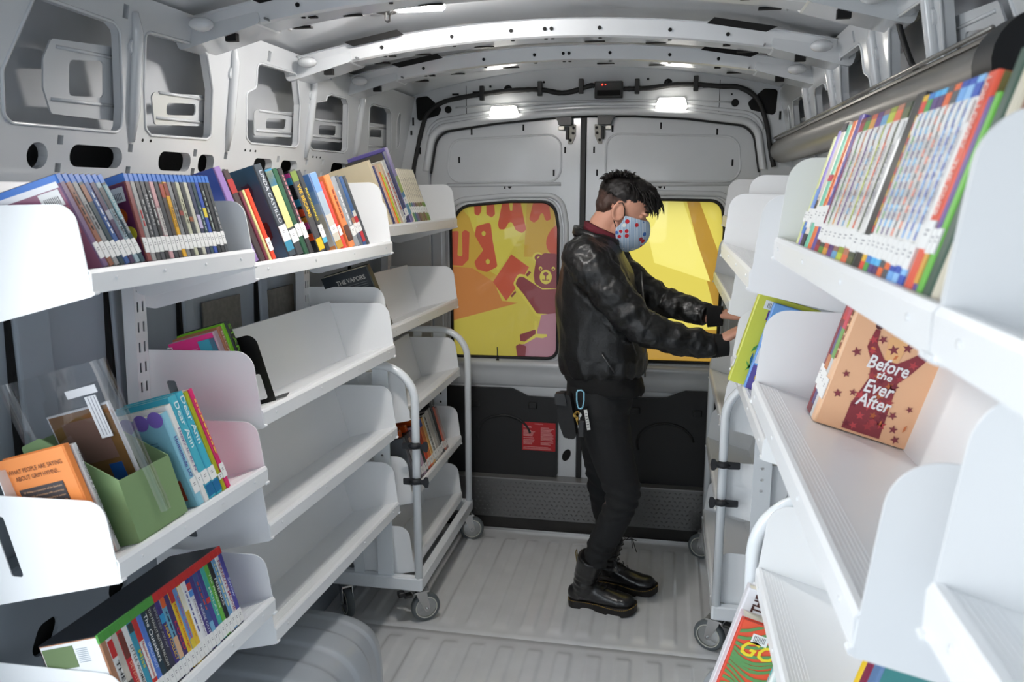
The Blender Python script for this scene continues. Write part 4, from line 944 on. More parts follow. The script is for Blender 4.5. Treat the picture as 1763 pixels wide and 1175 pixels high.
for x0 in (0, W-T_):
    mb = MB(); mb.prism(side, x0, x0+T_, lambda a,b,c: (c,a,b)); mb.build('side_wall', GREEN, t)
mb = MB(); mb.box((T_,0,0),(W-T_,T_,.125)); mb.build('front_wall', GREEN, t)
mb = MB(); mb.box((T_,D-T_,0),(W-T_,D,.232)); mb.build('back_wall', GREEN, t)
mb = MB(); mb.box((T_,T_,0),(W-T_,D-T_,T_)); mb.build('bottom', GREEN, t)
# bagged magazine inside
t = bpy.data.objects.new('bagged_magazine', None); COL.objects.link(t); t.matrix_world = on_shelf('L1b', 1.345, .012, -6)
tag(t, 'magazine with a brown cover in a clear plastic bag inside the green box', 'magazine')
mb = MB(); mb.box((.004,.006,.01),(.012,.150,.272)); mb.box((.0036,.010,.012),(.004,.147,.268), mi=1)
mb.box((.0032,.030,.03),(.0036,.060,.15), mi=2); mb.box((.0032,.030,.16),(.0036,.125,.25), mi=3)
put_text(mb, 'NG', (.003,.05,.045), (0,-1,0), (0,0,1), h=.02, mi=4)
mb.build('magazine', [C((214,214,220)), mat('mag_cover',(150,108,66),.2,noise=.5,nscale=9,coat=.5), C((30,90,170)), C((128,96,88)), C((200,190,150))], t)
mb = MB(); rr = random.Random(4); rows = []
for i in range(13):
    z = .03+.325*i/12; row = []
    for j in range(10): yy_ = -.022+.245*j/9; row.append((.0+rr.uniform(-.0016,.0016), yy_, z))
    for j in range(10): yy_ = .223-.245*j/9; row.append((.0165+rr.uniform(-.0016,.0016), yy_, z))
    rows.append(row)
mb.grid(rows, True, True); mb.build('plastic_bag', clear('bag_film', rough=.08, mixf=.2), t)
mb = MB(); mb.box((-.0012,.012,.296),(-.0004,.082,.312)); mb.box((-.0012,.020,.205),(-.0004,.046,.292))
for k in range(3): mb.box((-.0016,.024+.007*k,.21),(-.0012,.0252+.007*k,.29), mi=1)
mb.build('tape_strip', [mat('tape_white',(236,236,240),.15,coat=1), C((140,140,150))], t)
def art_pale(mb, mi, x, sg, h, dp):
    e = sorted((x, x+sg*.0004))
    for k in range(4): mb.prism(circ(.02+.035*k, h*.955, .018), e[0], e[1], lambda a,b,c: (c,a,b), mi=mi((120,96,180)))
    for k in range(9): mb.box((e[0]-.0001,.035,h*(.72-.035*k)),(e[1],.12,h*(.726-.035*k)), mi=mi((70,110,140)))
    mb.box((e[0]-.0001,.02,h*.08),(e[1],.028,h*.3), mi=mi((150,60,40))); mb.prism(circ(.05,h*.22,.012,n=8), e[0]-.0001, e[1], lambda a,b,c: (c,a,b), mi=mi((200,90,60))); mb.box((e[0]-.0001,.03,h*.16),(e[1],.075,h*.175), mi=mi((150,60,40)))
cy = [('pale blue', nv(.020,.212,(140,196,214),near=(126,180,198),art=art_pale,title=('Homemade LO',(60,40,140),.30,.74,.5),lab=(.12,.28),kind='pb')), ('white', nv(.017,.224,(232,230,226),kind='pb',title=('Happy to Be N',(90,60,130),.32,.76,.5),lab=(.16,.28))),
 ('first turquoise', nv(.024,.238,(74,178,198),near=(60,166,190),title=('Dear Ann',(226,240,240),.5,.94,.62),lab=(.14,.26),bands=((.02,.13,(30,110,160)),))), ('second turquoise', nv(.024,.240,(66,176,200),title=('Dear Ann',(226,240,240),.5,.96,.62),lab=(.14,.26),bands=((.02,.13,(30,110,160)),))),
 ('olive', nv(.015,.236,(170,170,30),kind='pb',lab=(.1,.16))), ('raspberry', nv(.016,.238,(214,40,110),kind='pb',marks=((240,200,90),.35,.9),lab=(.1,.24)))]
for k in cy: k[1]['lean'] = -5; k[1]['dp'] = .15
place('L1b', 1.448, cy, 'by the green box', 'book', 'books standing past the green box')
# --- near left shelf, lower row: film cases with red and green tape
RED, GRN = (206,50,48), (84,160,70)
def dv(c, topc, **k): return dict(t=.0139, h=.190, dp=.136, kind='dvd', cov=c, top=topc, **dict(dict(lab=(.02,.19)), **k))
def art_white(mb, mi, x, sg, h, dp):
    e = sorted((x, x+sg*.0004)); mb.box((e[0],.06,h*.72),(e[1],.13,h*.95), mi=mi((110,130,90))); 
    for k in range(8): mb.box((e[0],.03,h*(.9-.02*k)),(e[1],.055,h*(.906-.02*k)), mi=mi((150,160,170)))
dvs = [('white-fronted', dv((180,130,100),GRN,near=(232,234,236),art=art_white)), ('red and white', dv((226,226,224),GRN,bands=((.70,.88,(206,50,50)),),title=('THE O',(30,30,30),.3,.66,.6))), ('beige', dv((200,192,180),GRN,bands=((.1,.4,(90,84,80)),))), ('cherry', dv((200,44,54),GRN,bands=((.6,.88,(120,60,50)),),title=('DETECTIVE',(236,180,150),.26,.56,.5))), ('plain white', dv((232,232,230),GRN,title=('LITTLE WOMEN',(60,60,60),.24,.70,.5))),
 ('aqua', dv((60,150,176),GRN,bands=((.8,.9,(60,70,70)),),title=('Miss',(200,200,80),.4,.6,.6))), ('scarlet and white', dv((206,56,52),GRN,bands=((.24,.66,(232,230,226)),),title=('Napoleon Dynamite',(180,40,50),.25,.65,.55))), ('cornflower', dv((88,126,206),GRN,title=('SMALLFOOT',(190,210,240),.3,.6,.5))), ('dark blue-green', dv((40,60,72),GRN,title=('The Outsiders',(235,235,232),.34,.88,.7))),
 ('near-black', dv((52,54,58),GRN,title=('THE PEANUT BUTTER FALCON',(206,206,200),.24,.9,.5))), ('dark indigo', dv((56,54,74),GRN,title=('SPIRITED AWAY',(160,160,170),.4,.88,.45))), ('violet', dv((66,52,124),RED,bands=((.66,.76,(60,160,210)),),title=('3-FILM COLLECT',(236,200,60),.22,.64,.55))), ('sky and sand', dv((110,170,196),RED,bands=((.8,.93,(226,100,50)),(.2,.45,(216,176,140))),marks=((40,60,90),.45,.75))),
 ('eggplant', dv((72,56,110),RED,title=('COCO',(220,60,80),.25,.6,.6))), ('banana yellow', dv((232,196,40),RED,bands=((.78,.92,(190,50,50)),),title=('Curious George',(196,50,60),.22,.76,.55))), ('periwinkle', dv((110,150,206),RED,title=('Curious George',(210,60,80),.3,.82,.5),bands=((.0,.3,(220,196,60)),))), ('lemon', dv((230,190,60),RED,bands=((.6,.9,(236,230,210)),),title=('Curious George',(206,140,40),.28,.58,.5))), ('milk white', dv((236,236,236),RED,marks=((90,90,150),.3,.8))),
 ('white with flag', dv((230,230,232),RED,bands=((.86,.92,(40,60,140)),(.78,.86,(206,60,60)),(.70,.77,(90,150,220))),title=('Daddy Day Care',(90,60,110),.2,.66,.4))), ('deep violet', dv((74,62,130),RED,title=('INSIDE OUT',(206,214,230),.2,.56,.5))), ('cerulean', dv((60,84,140),RED,bands=((.0,.3,(120,176,210)),),marks=((200,80,80),.45,.8))), ('purple-blue', dv((72,70,140),RED,bands=((.5,.56,(200,60,60)),))),
 ('sea green', dv((70,176,160),RED,title=('MULAN',(200,230,210),.3,.66,.5))), ('grass green', dv((100,176,70),RED,title=('The Princess',(220,236,200),.36,.8,.5))), ('black film', dv((40,42,44),RED,title=('FRIENDS',(220,220,220),.35,.7,.6))), ('powder blue', dv((110,160,200),RED,marks=((230,220,160),.3,.85))), ('white lettered', dv((226,226,226),RED,title=('PEANUTS MOVIE',(150,40,90),.2,.86,.6))), ('purple', dv((84,78,158),RED,title=('Snow',(200,210,240),.35,.6,.6)))]
place('L1c', 1.192, dvs, 'taped tops', 'film case', 'film cases with red and green taped tops', cat='film case', gap=.0001)
# --- book cart on the left: one row of boxed films
SHELF['LC'] = dict(s=-1, y0=2.713, y1=3.442, zb=.475, d=.36, lip=.038, skew=0, yp=3.08)
def cb(c, t, h=.19, **k): return dict(t=t, h=h, dp=.15, kind='dvd', cov=c, **dict(dict(lab=(.06,.2)), **k))
cart_items = [('steel grey', cb((110,114,120),.022)), ('black and white', cb((60,62,66),.020,bands=((.3,.8,(190,190,190)),))), ('dark brown', cb((86,70,64),.022,bands=((.6,.9,(206,170,150)),))), ('dusty mauve', cb((120,104,120),.024)), ('light mauve', cb((196,170,190),.026,h=.2)), ('deep green-grey', cb((58,70,66),.022)), ('brick red', cb((196,74,46),.030,h=.205,bands=((.8,.97,(60,70,150)),))),
 ('tangerine', cb((226,130,70),.030,h=.205,bands=((.82,.97,(60,80,160)),))), ('apricot', cb((226,180,110),.024,h=.2)), ('white spiral-bound', cb((206,206,200),.034,h=.205,marks=((90,90,90),.1,.95))), ('dove grey', cb((196,192,186),.034,h=.21)), ('smoke grey', cb((150,150,146),.026,h=.21)), ('tall black', cb((44,46,48),.026,h=.225)), ('salmon', cb((206,110,90),.020,h=.2)), ('rose-grey', cb((170,150,146),.022,h=.19))]
place('LC', 2.80, cart_items, 'on the cart', 'boxed film', 'boxed films on the cart', cat='film case', gap=.006)
for k in range(3):
    mb = MB(); mb.M = on_shelf('LC', 2.815+.07*k, .012); mb.prism(fillet([(0,.16),(.135,.16),(.135,.215),(0,.215)],.004,2), 0, .022, lambda a,b,c: (c,a,b))
    tag(mb.build('orange_case', mat('translucent_orange',(214,84,20),.25,coat=.5)), ('nearest','middle','farthest')[k]+' of three orange plastic cases lying in the cart\'s shadowy back row', 'plastic case', 'orange cases on the cart')
# --- right wall, crowded paperbacks
def wk(c1, c2, t=.030, side=None, **k):
    b = []
    pat = [(.0,.05,c1),(.05,.09,c2),(.90,.965,c1),(.965,.999,c2)]
    for i in range(14): pat.append((.22+.047*i, .22+.047*i+.0235, c1))
    return dict(t=t, h=.194, dp=.135, kind='hc', cov=(236,234,230), **dict(dict(lab=(.09,.21),bands=pat[:4],title=('DIARY OF A WIMPY KID',(120,120,140),.30,.74,.34),chk=(c1,c2)), **k))
_book = book
def book(shelfk, y, chk=None, **kw):
    r, y2 = _book(shelfk, y, **kw)
    if chk:
        t, h = kw['t'], kw['h']; q = MB()
        for i in range(16):
            q.box((.0005,-.0012,h*(.22+.042*i)),(t*.17,-.0006,h*(.22+.042*i)+h*.042), mi=i % 2)
        q.box((t*.25,-.0013,h*.78),(t*.9,-.0007,h*.88), mi=2)
        q.build('spine_pattern', [C(chk[0]), C(chk[1]), C((236,236,234))], r)
    return r, y2
rp = [('pale lime', nv(.022,.180,(220,226,160),kind='pb',lab=(.2,.3))), ('lilac-blue', nv(.026,.188,(150,130,214),lab=(.2,.32),bands=((.1,.2,(70,130,210)),(.32,.5,(120,160,230))))), ('cream', nv(.034,.200,(232,220,206),marks=((90,80,70),.3,.4),lab=(.14,.3),bands=((.92,.99,(60,50,60)),(.0,.1,(50,40,50))))), ('mint teal', nv(.030,.192,(120,206,176),bands=((.55,.6,(214,60,90)),),lab=(.2,.34))), ('bright orange', nv(.030,.196,(240,120,50),marks=((250,200,160),.4,.8),lab=(.18,.34))), ('royal purple', nv(.032,.202,(96,78,160),marks=((200,190,230),.4,.7),lab=(.18,.34)))]
for k in rp: k[1]['lean'] = 0; 
cols = [('crimson-checked',(170,40,60),(120,30,50)),('green-checked',(90,150,60),(70,76,70)),('amber-checked',(226,160,60),(206,90,60)),('violet-checked',(110,50,140),(80,30,110)),('grey-blue-checked',(110,170,210),(150,110,100)),('lime-checked',(196,206,60),(150,160,40)),('coral-checked',(236,110,70),(190,120,90)),('moss-checked',(90,100,60),(60,70,50))]
rp += [(n_, wk(a, b, t=.0305)) for n_, a, b in cols]
rp += [('solid black', dict(t=.036,h=.200,dp=.135,cov=(20,20,22),lab=(.1,.2),lean=0))]
cols2 = [('red-and-yellow-checked',(232,60,40),(240,190,40)),('green-and-blue-checked',(70,170,70),(60,130,210)),('violet-and-cyan-checked',(90,60,130),(70,180,240)),('dark purple-checked',(84,50,110),(90,190,240)),('orange-and-grey-checked',(240,110,50),(80,84,90)),('grey-and-orange-checked',(84,86,92),(236,110,50)),('light blue-checked',(120,180,240),(40,80,180)),('azure-checked',(150,200,246),(50,90,190)),('deep blue-checked',(50,90,190),(140,196,244))]
rp += [(n_, wk(a, b, t=.0190)) for n_, a, b in cols2]
def art_olive(mb, mi, x, sg, h, dp):
    r = random.Random(8)
    for i in range(14):
        y0_, z0_ = r.uniform(.01,dp-.01), r.uniform(.01,h-.01); a = r.uniform(0,3.14); l = .03
        p = [(y0_,z0_),(y0_+l*math.cos(a),z0_+l*math.sin(a)),(y0_+l*math.cos(a)-.0015,z0_+l*math.sin(a)+.0015),(y0_-.0015,z0_+.0015)]
        p = [(max(.006,min(dp-.002,q)),max(.002,min(h-.002,w))) for q,w in p]
        mb.prism(p, *sorted((x, x+sg*.0004)), lambda a_,b,c: (c,a_,b), mi=mi((206,200,180)))
rp += [('red-orange white-lettered', dict(t=.026,h=.194,dp=.14,cov=(230,92,66),near=(140,130,84),art=art_olive,lab=(.20,.33),title=('LOIS LOWRY   THE GIVER',(240,220,210),.34,.97,.5))),
       ('slim purple and gold', dict(t=.012,h=.17,dp=.14,cov=(104,76,150),lab=(.2,.33),bands=((.04,.2,(220,170,70)),))), ('slim grassy green', dict(t=.012,h=.172,dp=.14,cov=(110,190,70),near=(110,190,70),lab=(.2,.33)))]
y = place('R1a', 1.425, rp, 'by the roller', 'book', 'children\'s books crowded below the grey roller', gap=.0006)
def art_rg(mb, mi, x, sg, h, dp): art_blotch([(200,70,60),(120,130,110),(210,90,80),(110,120,110)], 16, 3)(mb, mi, x, sg, h, dp)
y = place('R1a', y-.002, [('dark green glossy', dict(t=.022,h=.205,dp=.15,cov=(64,90,76),near=(60,90,70),lean=0)), ('cream-edged red', dict(t=.018,h=.20,dp=.15,cov=(214,206,186),near=(190,150,130),art=art_rg))], 'tallest group by the roller', 'picture book', 'tall picture books at the near end of the crowded shelf')
# --- right wall, second shelf: four books, the last showing its front
def leafpoly(cy, cz, r_, rot, n=5):
    P = []
    for k in range(n*2):
        a = rot+math.pi*k/n; rr_ = r_ if k % 2 == 0 else r_*.42; P.append((cy+rr_*math.cos(a), cz+rr_*math.sin(a)))
    return P
def art_peach(mb, mi, x, sg, h, dp):
    # reading direction on this face runs from the spine (y = 0) to the fore edge
    def P(L, c, lv=1): mb.prism(L, *sorted((x, x+sg*.0002*lv)), lambda a,b,c_: (c_,a,b), mi=mi(c))
    W_ = dp
    f = lambda a, b: (.006+(W_-.008)*a, h*b)
    body = [f(.26,.02),(.006+(W_-.008)*.26,h*.22),f(.34,.44),f(.30,.56),f(.20,.66),f(.22,.80),f(.27,.80),f(.29,.70),f(.42,.60),f(.56,.60),f(.66,.66),f(.80,.76),f(.84,.86),f(.89,.84),f(.86,.72),f(.72,.54),f(.64,.46),f(.66,.25),f(.68,.02)]
    P(body, (140,50,60))
    r = random.Random(2)
    for i in range(26):
        a, b = r.uniform(.28,.66), r.uniform(.05,.52); P(leafpoly(*f(a,b), r.uniform(.006,.010), r.uniform(0,6)), [(170,60,66),(120,36,52),(184,96,50),(196,70,76)][i % 4], 2)
    for (a,b) in ((.24,.72),(.27,.64),(.80,.72),(.72,.62)): P(leafpoly(*f(a,b), .008, a*9), (190,66,72), 2)
    P(fillet([f(.42,.60),f(.56,.60),f(.60,.78),f(.38,.78)],.006,3), (240,186,130), 2)
    P(circ(*f(.245,.83),.0065), (90,40,44), 2); P(circ(*f(.865,.875),.0065), (90,40,44), 2)
    P([f(.42,.84),f(.44,.90),f(.48,.93),f(.54,.93),f(.57,.89),f(.555,.84),f(.52,.80),f(.45,.80)], (52,54,58), 3)
    for (a,b,s_) in ((.33,.74,.008),(.60,.73,.009),(.47,.69,.010),(.12,.60,.009),(.10,.42,.007),(.09,.26,.008),(.78,.12,.008),(.84,.02,.008),(.72,.22,.008),(.24,.30,.007),(.86,.30,.006)): P(leafpoly(*f(a,max(b,.05)), s_, a*7), (136,56,66), 3)
    for (a,b,c_,d_) in ((.66,.79,.70,.82),(.74,.80,.80,.84),(.88,.12,.90,.18),(.30,.66,.24,.66),(.62,.12,.64,.16),(.50,.62,.54,.66)): P([f(a,b),f((a+c_)/2+.01,(b+d_)/2-.01),f(c_,d_),f((a+c_)/2-.01,(b+d_)/2+.012)], (214,120,70), 3)
    X = x+sg*.0009
    for tx, cz, w_, hh in (('Before',.565,.42,.024),('the',.485,.16,.013),('Ever',.385,.30,.024),('After',.275,.36,.024)):
        put_text(mb, tx, (X, W_*.50, h*cz), (0,1,0), (0,0,1), w=W_*w_, h=hh, bold=.02, shear=.15, mi=mi((240,238,240)))
    put_text(mb, 'WOODSON', (X, W_*.46, h*.955), (0,1,0), (0,0,1), w=W_*.58, h=.013, mi=mi((84,74,72)))
place('R1b', 1.535, [('wine-red', nv(.020,.215,(130,24,40),lab=(.24,.42),lean=0,inset=.075,dp=.11)), ('indigo and red', nv(.024,.225,(84,72,120),bands=((.8,.99,(206,44,50)),(.74,.8,(120,30,40)),(.28,.5,(196,120,60)),(.0,.08,(110,30,40))),lab=(.2,.38),lean=0,inset=.074,dp=.12)),
 ('green and white', nv(.022,.222,(206,206,206),bands=((.5,.75,(110,160,70)),(.75,.96,(206,70,90))),lab=(.2,.38),lean=0,inset=.073,dp=.11)), ('peach', nv(.028,.232,(236,190,150),near=(238,186,146),art=art_peach,dp=.165,lean=0,inset=.072,lab=(.18,.34),marks=((150,90,70),.5,.9)))], 'on the third-full shelf', 'hardcover', 'hardcovers on the shelf below the crowded one')
# --- right wall past it: lime book by the hands
def art_lime(mb, mi, x, sg, h, dp):
    e = sorted((x, x+sg*.0003)); X = x+sg*.0006
    mb.box((e[0],.022,h*.86),(e[1],.085,h*.955), mi=mi((232,232,230)))
    for k in range(14): mb.box((e[0]-.0001,.030+.0035*k,h*.875),(e[1]+.0001,.0315+.0035*k,h*.93), mi=mi((60,60,60)))
    put_text(mb, 'MA', (X,.062,h*.80), (0,1,0), (0,0,1), h=.026, bold=.03, mi=mi((90,50,130)))
    put_text(mb, 'The W', (X,.06,h*.72), (0,1,0), (0,0,1), h=.010, mi=mi((220,110,40))); put_text(mb, 'Science', (X,.062,h*.67), (0,1,0), (0,0,1), h=.010, mi=mi((220,110,40)))
    r = random.Random(5)
    for i in range(22):
        cy_, cz_ = r.uniform(.03,dp-.03), r.uniform(.06,.52)*h; a = r.uniform(.5,2.4); l = r.uniform(.02,.04); q = (-math.sin(a)*.004, math.cos(a)*.004)
        mb.prism([(cy_,cz_),(cy_+l*.5*math.cos(a)+q[0],cz_+l*.5*math.sin(a)+q[1]),(cy_+l*math.cos(a),cz_+l*math.sin(a)),(cy_+l*.5*math.cos(a)-q[0],cz_+l*.5*math.sin(a)-q[1])], e[0]-.0002, e[1]+.0001*(i%3), lambda a_,b,c: (c,a_,b), mi=mi([(70,150,70),(40,110,150),(236,220,60),(110,180,80)][i % 4]))
def art_bv(mb, mi, x, sg, h, dp):
    e = sorted((x, x+sg*.0003)); mb.box((e[0],.004,h*.0),(e[1],dp,h*.28), mi=mi((90,80,160))); mb.box((e[0],.004,h*.30),(e[1],dp,h*.48), mi=mi((226,232,240))); mb.box((e[0],.004,h*.9),(e[1],dp,h*.995), mi=mi((120,170,230))); mb.prism(circ(.03,h*.75,.02), e[0]-.0001, e[1]+.0001, lambda a_,b,c: (c,a_,b), mi=mi((220,60,80)))
    put_text(mb, 'RO', (x+sg*.0006,.03,h*.14), (0,1,0), (0,0,1), h=.014, mi=mi((220,190,60)))
place('R2b', 2.17, [('lime yellow', nv(.028,.243,(206,210,90),near=(210,214,80),art=art_lime,dp=.165,lean=0,inset=-.05,lab=(.16,.28))), ('blue and violet', nv(.020,.232,(100,150,220),near=(110,170,230),art=art_bv,dp=.165,lean=0,pre=.006,inset=-.012))], 'near the person\'s hands', 'picture book', 'picture books near the hands')
# --- right wall, lowest shelf
def art_the(mb, mi, x, sg, h, dp):
    X = x+sg*.0004
    put_text(mb, 'THE', (X,.030,h*.895), (0,0,1), (0,-1,0), w=h*.155, h=.022, bold=.03, mi=mi((70,36,34)))
    put_text(mb, 'K', (X,.058,h*.955), (0,1,0), (0,0,1), h=.012, mi=mi((80,180,190))); mb.prism(circ(.07,h*.86,.016), *sorted((x,X)), lambda a_,b,c: (c,a_,b), mi=mi((80,40,36)))
    mb.box((min(x,X),.075,.0),(max(x,X),dp,h*.45), mi=mi((190,50,50)))
def art_zebra(mb, mi, x, sg, h, dp):
    e = sorted((x, x+sg*.0003)); r = random.Random(6)
    for i in range(15):
        z = h*(.02+.066*i); P1 = [(.004+(dp-.006)*k/10, max(.001,min(h-.001,z+.018*math.sin(k*.55+i*.35)+.004*k*.6*math.sin(i)))) for k in range(11)]
        P2 = [(a, min(h-.0005,b+.0075)) for a, b in reversed(P1)]
        mb.prism(P1+P2, e[0], e[1]+.00001*i, lambda a_,b,c: (c,a_,b), mi=mi((96,150,90)))
    X = x+sg*.0007
    put_text(mb, 'GO', (X,.052,h*.74), (0,1,0), (0,0,1), w=.07, h=.036, bold=.02, shear=.3, mi=mi((240,214,50)))
    mb.box((e[0]-.0004,.030,h*.80),(e[1]+.0004,.062,h*.90), mi=mi((236,236,236)))
    for k in range(8): mb.box((e[0]-.0005,.034+.003*k,h*.825),(e[1]+.0005,.0353+.003*k,h*.885), mi=mi((60,60,60)))
low = [('white dark-lettered', nv(.026,.262,(226,224,228),near=(222,222,226),art=art_the,lean=0)), ('blush white', nv(.028,.214,(236,214,220),near=(240,226,230),lean=0,kind='pb')), ('red zebra-striped', nv(.012,.214,(224,74,50),near=(230,84,54),art=art_zebra,lean=0,dp=.16)), ('ivory', nv(.022,.20,(232,236,234),inset=.055,lean=0,marks=((110,190,200),.4,.9))), ('aqua white', nv(.022,.20,(206,230,232),inset=.06,lean=0)), ('strong blue', nv(.020,.185,(60,140,206),inset=.065,lean=0)), ('soft green', nv(.022,.185,(130,200,170),inset=.065,lean=0)), ('yellow', nv(.02,.175,(226,220,150),inset=.065,lean=0))]
for i_, k in enumerate(low):
    k[1]['dp'] = .16 if i_ < 3 else .13
    if i_ < 3: k[1]['inset'] = -.028
SHELF['RC2'] = dict(s=1, y0=.818, y1=1.612, zb=.530, d=.400, lip=.038, skew=0, yp=1.2); SHELF['RC1'] = dict(s=1, y0=.818, y1=1.612, zb=.815, d=.325, lip=.038, skew=0, yp=1.2)
place('RC2', 1.595, low, 'on the nearest cart', 'picture book', 'picture books on the nearest cart')
# --- bare shelf's near end, three books barely in view
place('RC1', 1.10, [('yellow-spined dark', nv(.016,.190,(226,190,40),near=(30,40,46),lean=0,inset=.035,dp=.145)), ('wine', nv(.022,.222,(124,36,66),near=(90,30,50),lean=0,inset=.035,dp=.145)), ('teal edged', nv(.026,.212,(90,120,160),near=(70,140,140),lean=0,inset=.035,dp=.145))], 'atop the nearest cart', 'book', 'books on the top row of the nearest cart')
# ------------------------------------------------------------------ person
from mathutils import noise as NZ
def remeshed(name, mb, vox, mats, parent, smooth=4, fn=None, mask=None):
    me = bpy.data.meshes.new('tmp'); me.from_pydata([tuple(v) for v in mb.v], [], mb.f); me.update()
    o = bpy.data.objects.new('tmp', me); COL.objects.link(o)
    m = o.modifiers.new('r', 'REMESH'); m.mode = 'VOXEL'; m.voxel_size = vox; m.use_smooth_shade = True
    s = o.modifiers.new('s', 'SMOOTH'); s.factor = .5; s.iterations = smooth
    dg = bpy.context.evaluated_depsgraph_get(); me2 = bpy.data.meshes.new_from_object(o.evaluated_get(dg))
    bpy.data.objects.remove(o); bpy.data.meshes.remove(me)
    me2.name = name
    if fn:
        nr = [v.normal.copy() for v in me2.vertices]
        for v, n in zip(me2.vertices, nr): v.co = v.co+n*fn(v.co)
    for m_ in (mats if isinstance(mats, (list, tuple)) else [mats]): me2.materials.append(m_)
    if mask:
        for p in me2.polygons: p.material_index = mask(p.center)
    for p in me2.polygons: p.use_smooth = True
    me2.update()
    r = bpy.data.objects.new(name, me2); COL.objects.link(r); r.parent = parent; return r
PX = Vector((.12, 2.97, 0))
person = empty('person', tuple(PX), 'person in a black leather jacket, patterned face mask and lace-up boots, reaching towards a shelf', 'person')
SKINP = mat('skin', (214,158,134), .5, noise=.06, nscale=40)
HAIR = mat('hair', (22,19,19), .5, bump=.25, bscale=500, spec=.3)
LEATH = mat('black_leather', (14,14,15), .42, bump=.5, bscale=180, coat=.06)
DENIM = mat('black_denim', (18,19,21), .85, bump=.3, bscale=900)
KNIT = mat('black_knit', (12,12,13), .95, bump=.4, bscale=800)
BOOTM = mat('black_boot_leather', (18,18,20), .32, coat=.3, bump=.12, bscale=120)
tl = R(27); HF = Vector((math.cos(tl),0,-math.sin(tl))); HU = Vector((math.sin(tl),0,math.cos(tl))); HS = Vector((0,1,0)); HC = Vector((.197,2.97,1.553))
HM = Matrix((HF, HS, HU)).transposed()
def HP(a, b, c): return tuple(HC+HF*a+HS*b+HU*c)
def limb(mb, pts, seg=14):
    # pts: (x,y,z, r) or (x,y,z,(ra,rb)); dense interpolation
    P = [Vector(p[:3]) for p in pts]; out = []; rs = []
    rr = [p[3] if isinstance(p[3], tuple) else (p[3], p[3]) for p in pts]
    for i in range(len(P)-1):
        p0 = P[max(i-1,0)]; p1 = P[i]; p2 = P[i+1]; p3 = P[min(i+2,len(P)-1)]
        for k in range(6):
            t_ = k/6; out.append(.5*((2*p1)+(p2-p0)*t_+(2*p0-5*p1+4*p2-p3)*t_*t_+(3*p1-p0-3*p2+p3)*t_**3)); rs.append(tuple(rr[i][j]*(1-t_)+rr[i+1][j]*t_ for j in (0,1)))
    out.append(P[-1]); rs.append(rr[-1]); mb.tube(out, rs, seg)
shN, elN, wrN = (.085,2.80,1.375), (.282,2.765,1.150), (.505,2.80,1.100)
shF, elF, wrF = (.120,3.13,1.365), (.345,3.15,1.190), (.520,3.06,1.155)
# body
mb = MB()
mb.ell(HP(-.012,0,.035), (.094,.073,.088), HM, 28, 18)
mb.ell(HP(.030,0,-.035), (.062,.056,.078), HM, 24, 16)
mb.ell(HP(.048,0,-.094), (.034,.030,.022), HM)
mb.ell(HP(.012,0,-.065), (.050,.054,.045), HM)
mb.tube([HP(.086,0,.004), HP(.100,0,-.020), HP(.108,0,-.036)], [(.009,.007),(.011,.010),(.013,.010)], 10)
mb.ell(HP(.076,.027,.020), (.014,.024,.008), HM); mb.ell(HP(.076,-.027,.020), (.014,.024,.008), HM)
mb.ell(HP(.088,0,-.068), (.009,.022,.005), HM); mb.ell(HP(.086,0,-.078), (.009,.019,.006), HM)
for sd in (-1, 1):
    mb.tube([HP(-.012+.020*math.cos(a)-.003*math.sin(a), sd*(.073+.008*math.cos(a+2.6)+.002), -.012+.031*math.sin(a)) for a in [2*math.pi*k/18 for k in range(18)]], .0062, 8, True)
    mb.ell(HP(-.010, sd*.072, -.012), (.015,.006,.022), HM); mb.ell(HP(-.002, sd*.073, -.038), (.008,.006,.010), HM)
mb.tube([HP(-.030,0,-.030), HP(-.040,0,-.080), (.118,2.97,1.455), (.098,2.97,1.40)], [(.058,.055),(.054,.054),(.058,.060),(.075,.10)], 18)
mb.loft([[(cx+rx*math.cos(a), 2.97+ry*math.sin(a), z) for a in [2*math.pi*k/24 for k in range(24)]] for (z,cx,rx,ry) in ((.86,.13,.10,.15),(1.0,.125,.10,.14),(1.2,.11,.10,.15),(1.35,.10,.09,.17),(1.42,.10,.06,.12))])
limb(mb, [shN+(.040,), elN+(.034,), (wrN[0],wrN[1],wrN[2]-.004,(.024,.028))]); limb(mb, [shF+(.040,), elF+(.030,), (wrF[0]-.04,3.085,1.160,(.024,.026)), (wrF[0]+.01,wrF[1]+.0,wrF[2],(.023,.026))])
def hand(mb, w, d, n, sd):
    """w wrist, d direction of the palm, n back-of-hand normal, sd thumb side"""
    w = Vector(w); d = Vector(d).normalized(); s_ = Vector(sd).normalized(); n = Vector(n).normalized()
    rot = Matrix((d, s_, n)).transposed()
    mb.tube([w-d*.02, w+d*.015, w+d*.05, w+d*.088], [(.024,.019),(.030,.018),(.040,.016),(.040,.012)], 12)
    mb.ell(w+d*.055, (.045,.040,.014), rot)
    for k, (o, l) in enumerate(((.030,.070),(.010,.078),(-.010,.072),(-.029,.056))):
        b = w+d*.085+s_*o; p = [b]; a = R(10)
        for j, f in enumerate((.45,.32,.23)):
            a += R(28 if j else 12); b = b+(d*math.cos(a)-n*math.sin(a))*l*f; p.append(b)
        mb.tube([p[0]-d*.02]+p, [.0088,.0086,.0082,.0076,.0062], 8); mb.ell(p[-1], (.0064,.0064,.0064), None, 8, 6)
    b = w+d*.022+s_*.026; q = [b, b+d*.024+s_*.020-n*.006, b+d*.050+s_*.026-n*.016, b+d*.070+s_*.022-n*.026]
    mb.tube(q, [.013,.011,.0095,.0075], 8); mb.ell(q[-1], (.0076,.0076,.0076), None, 8, 6)
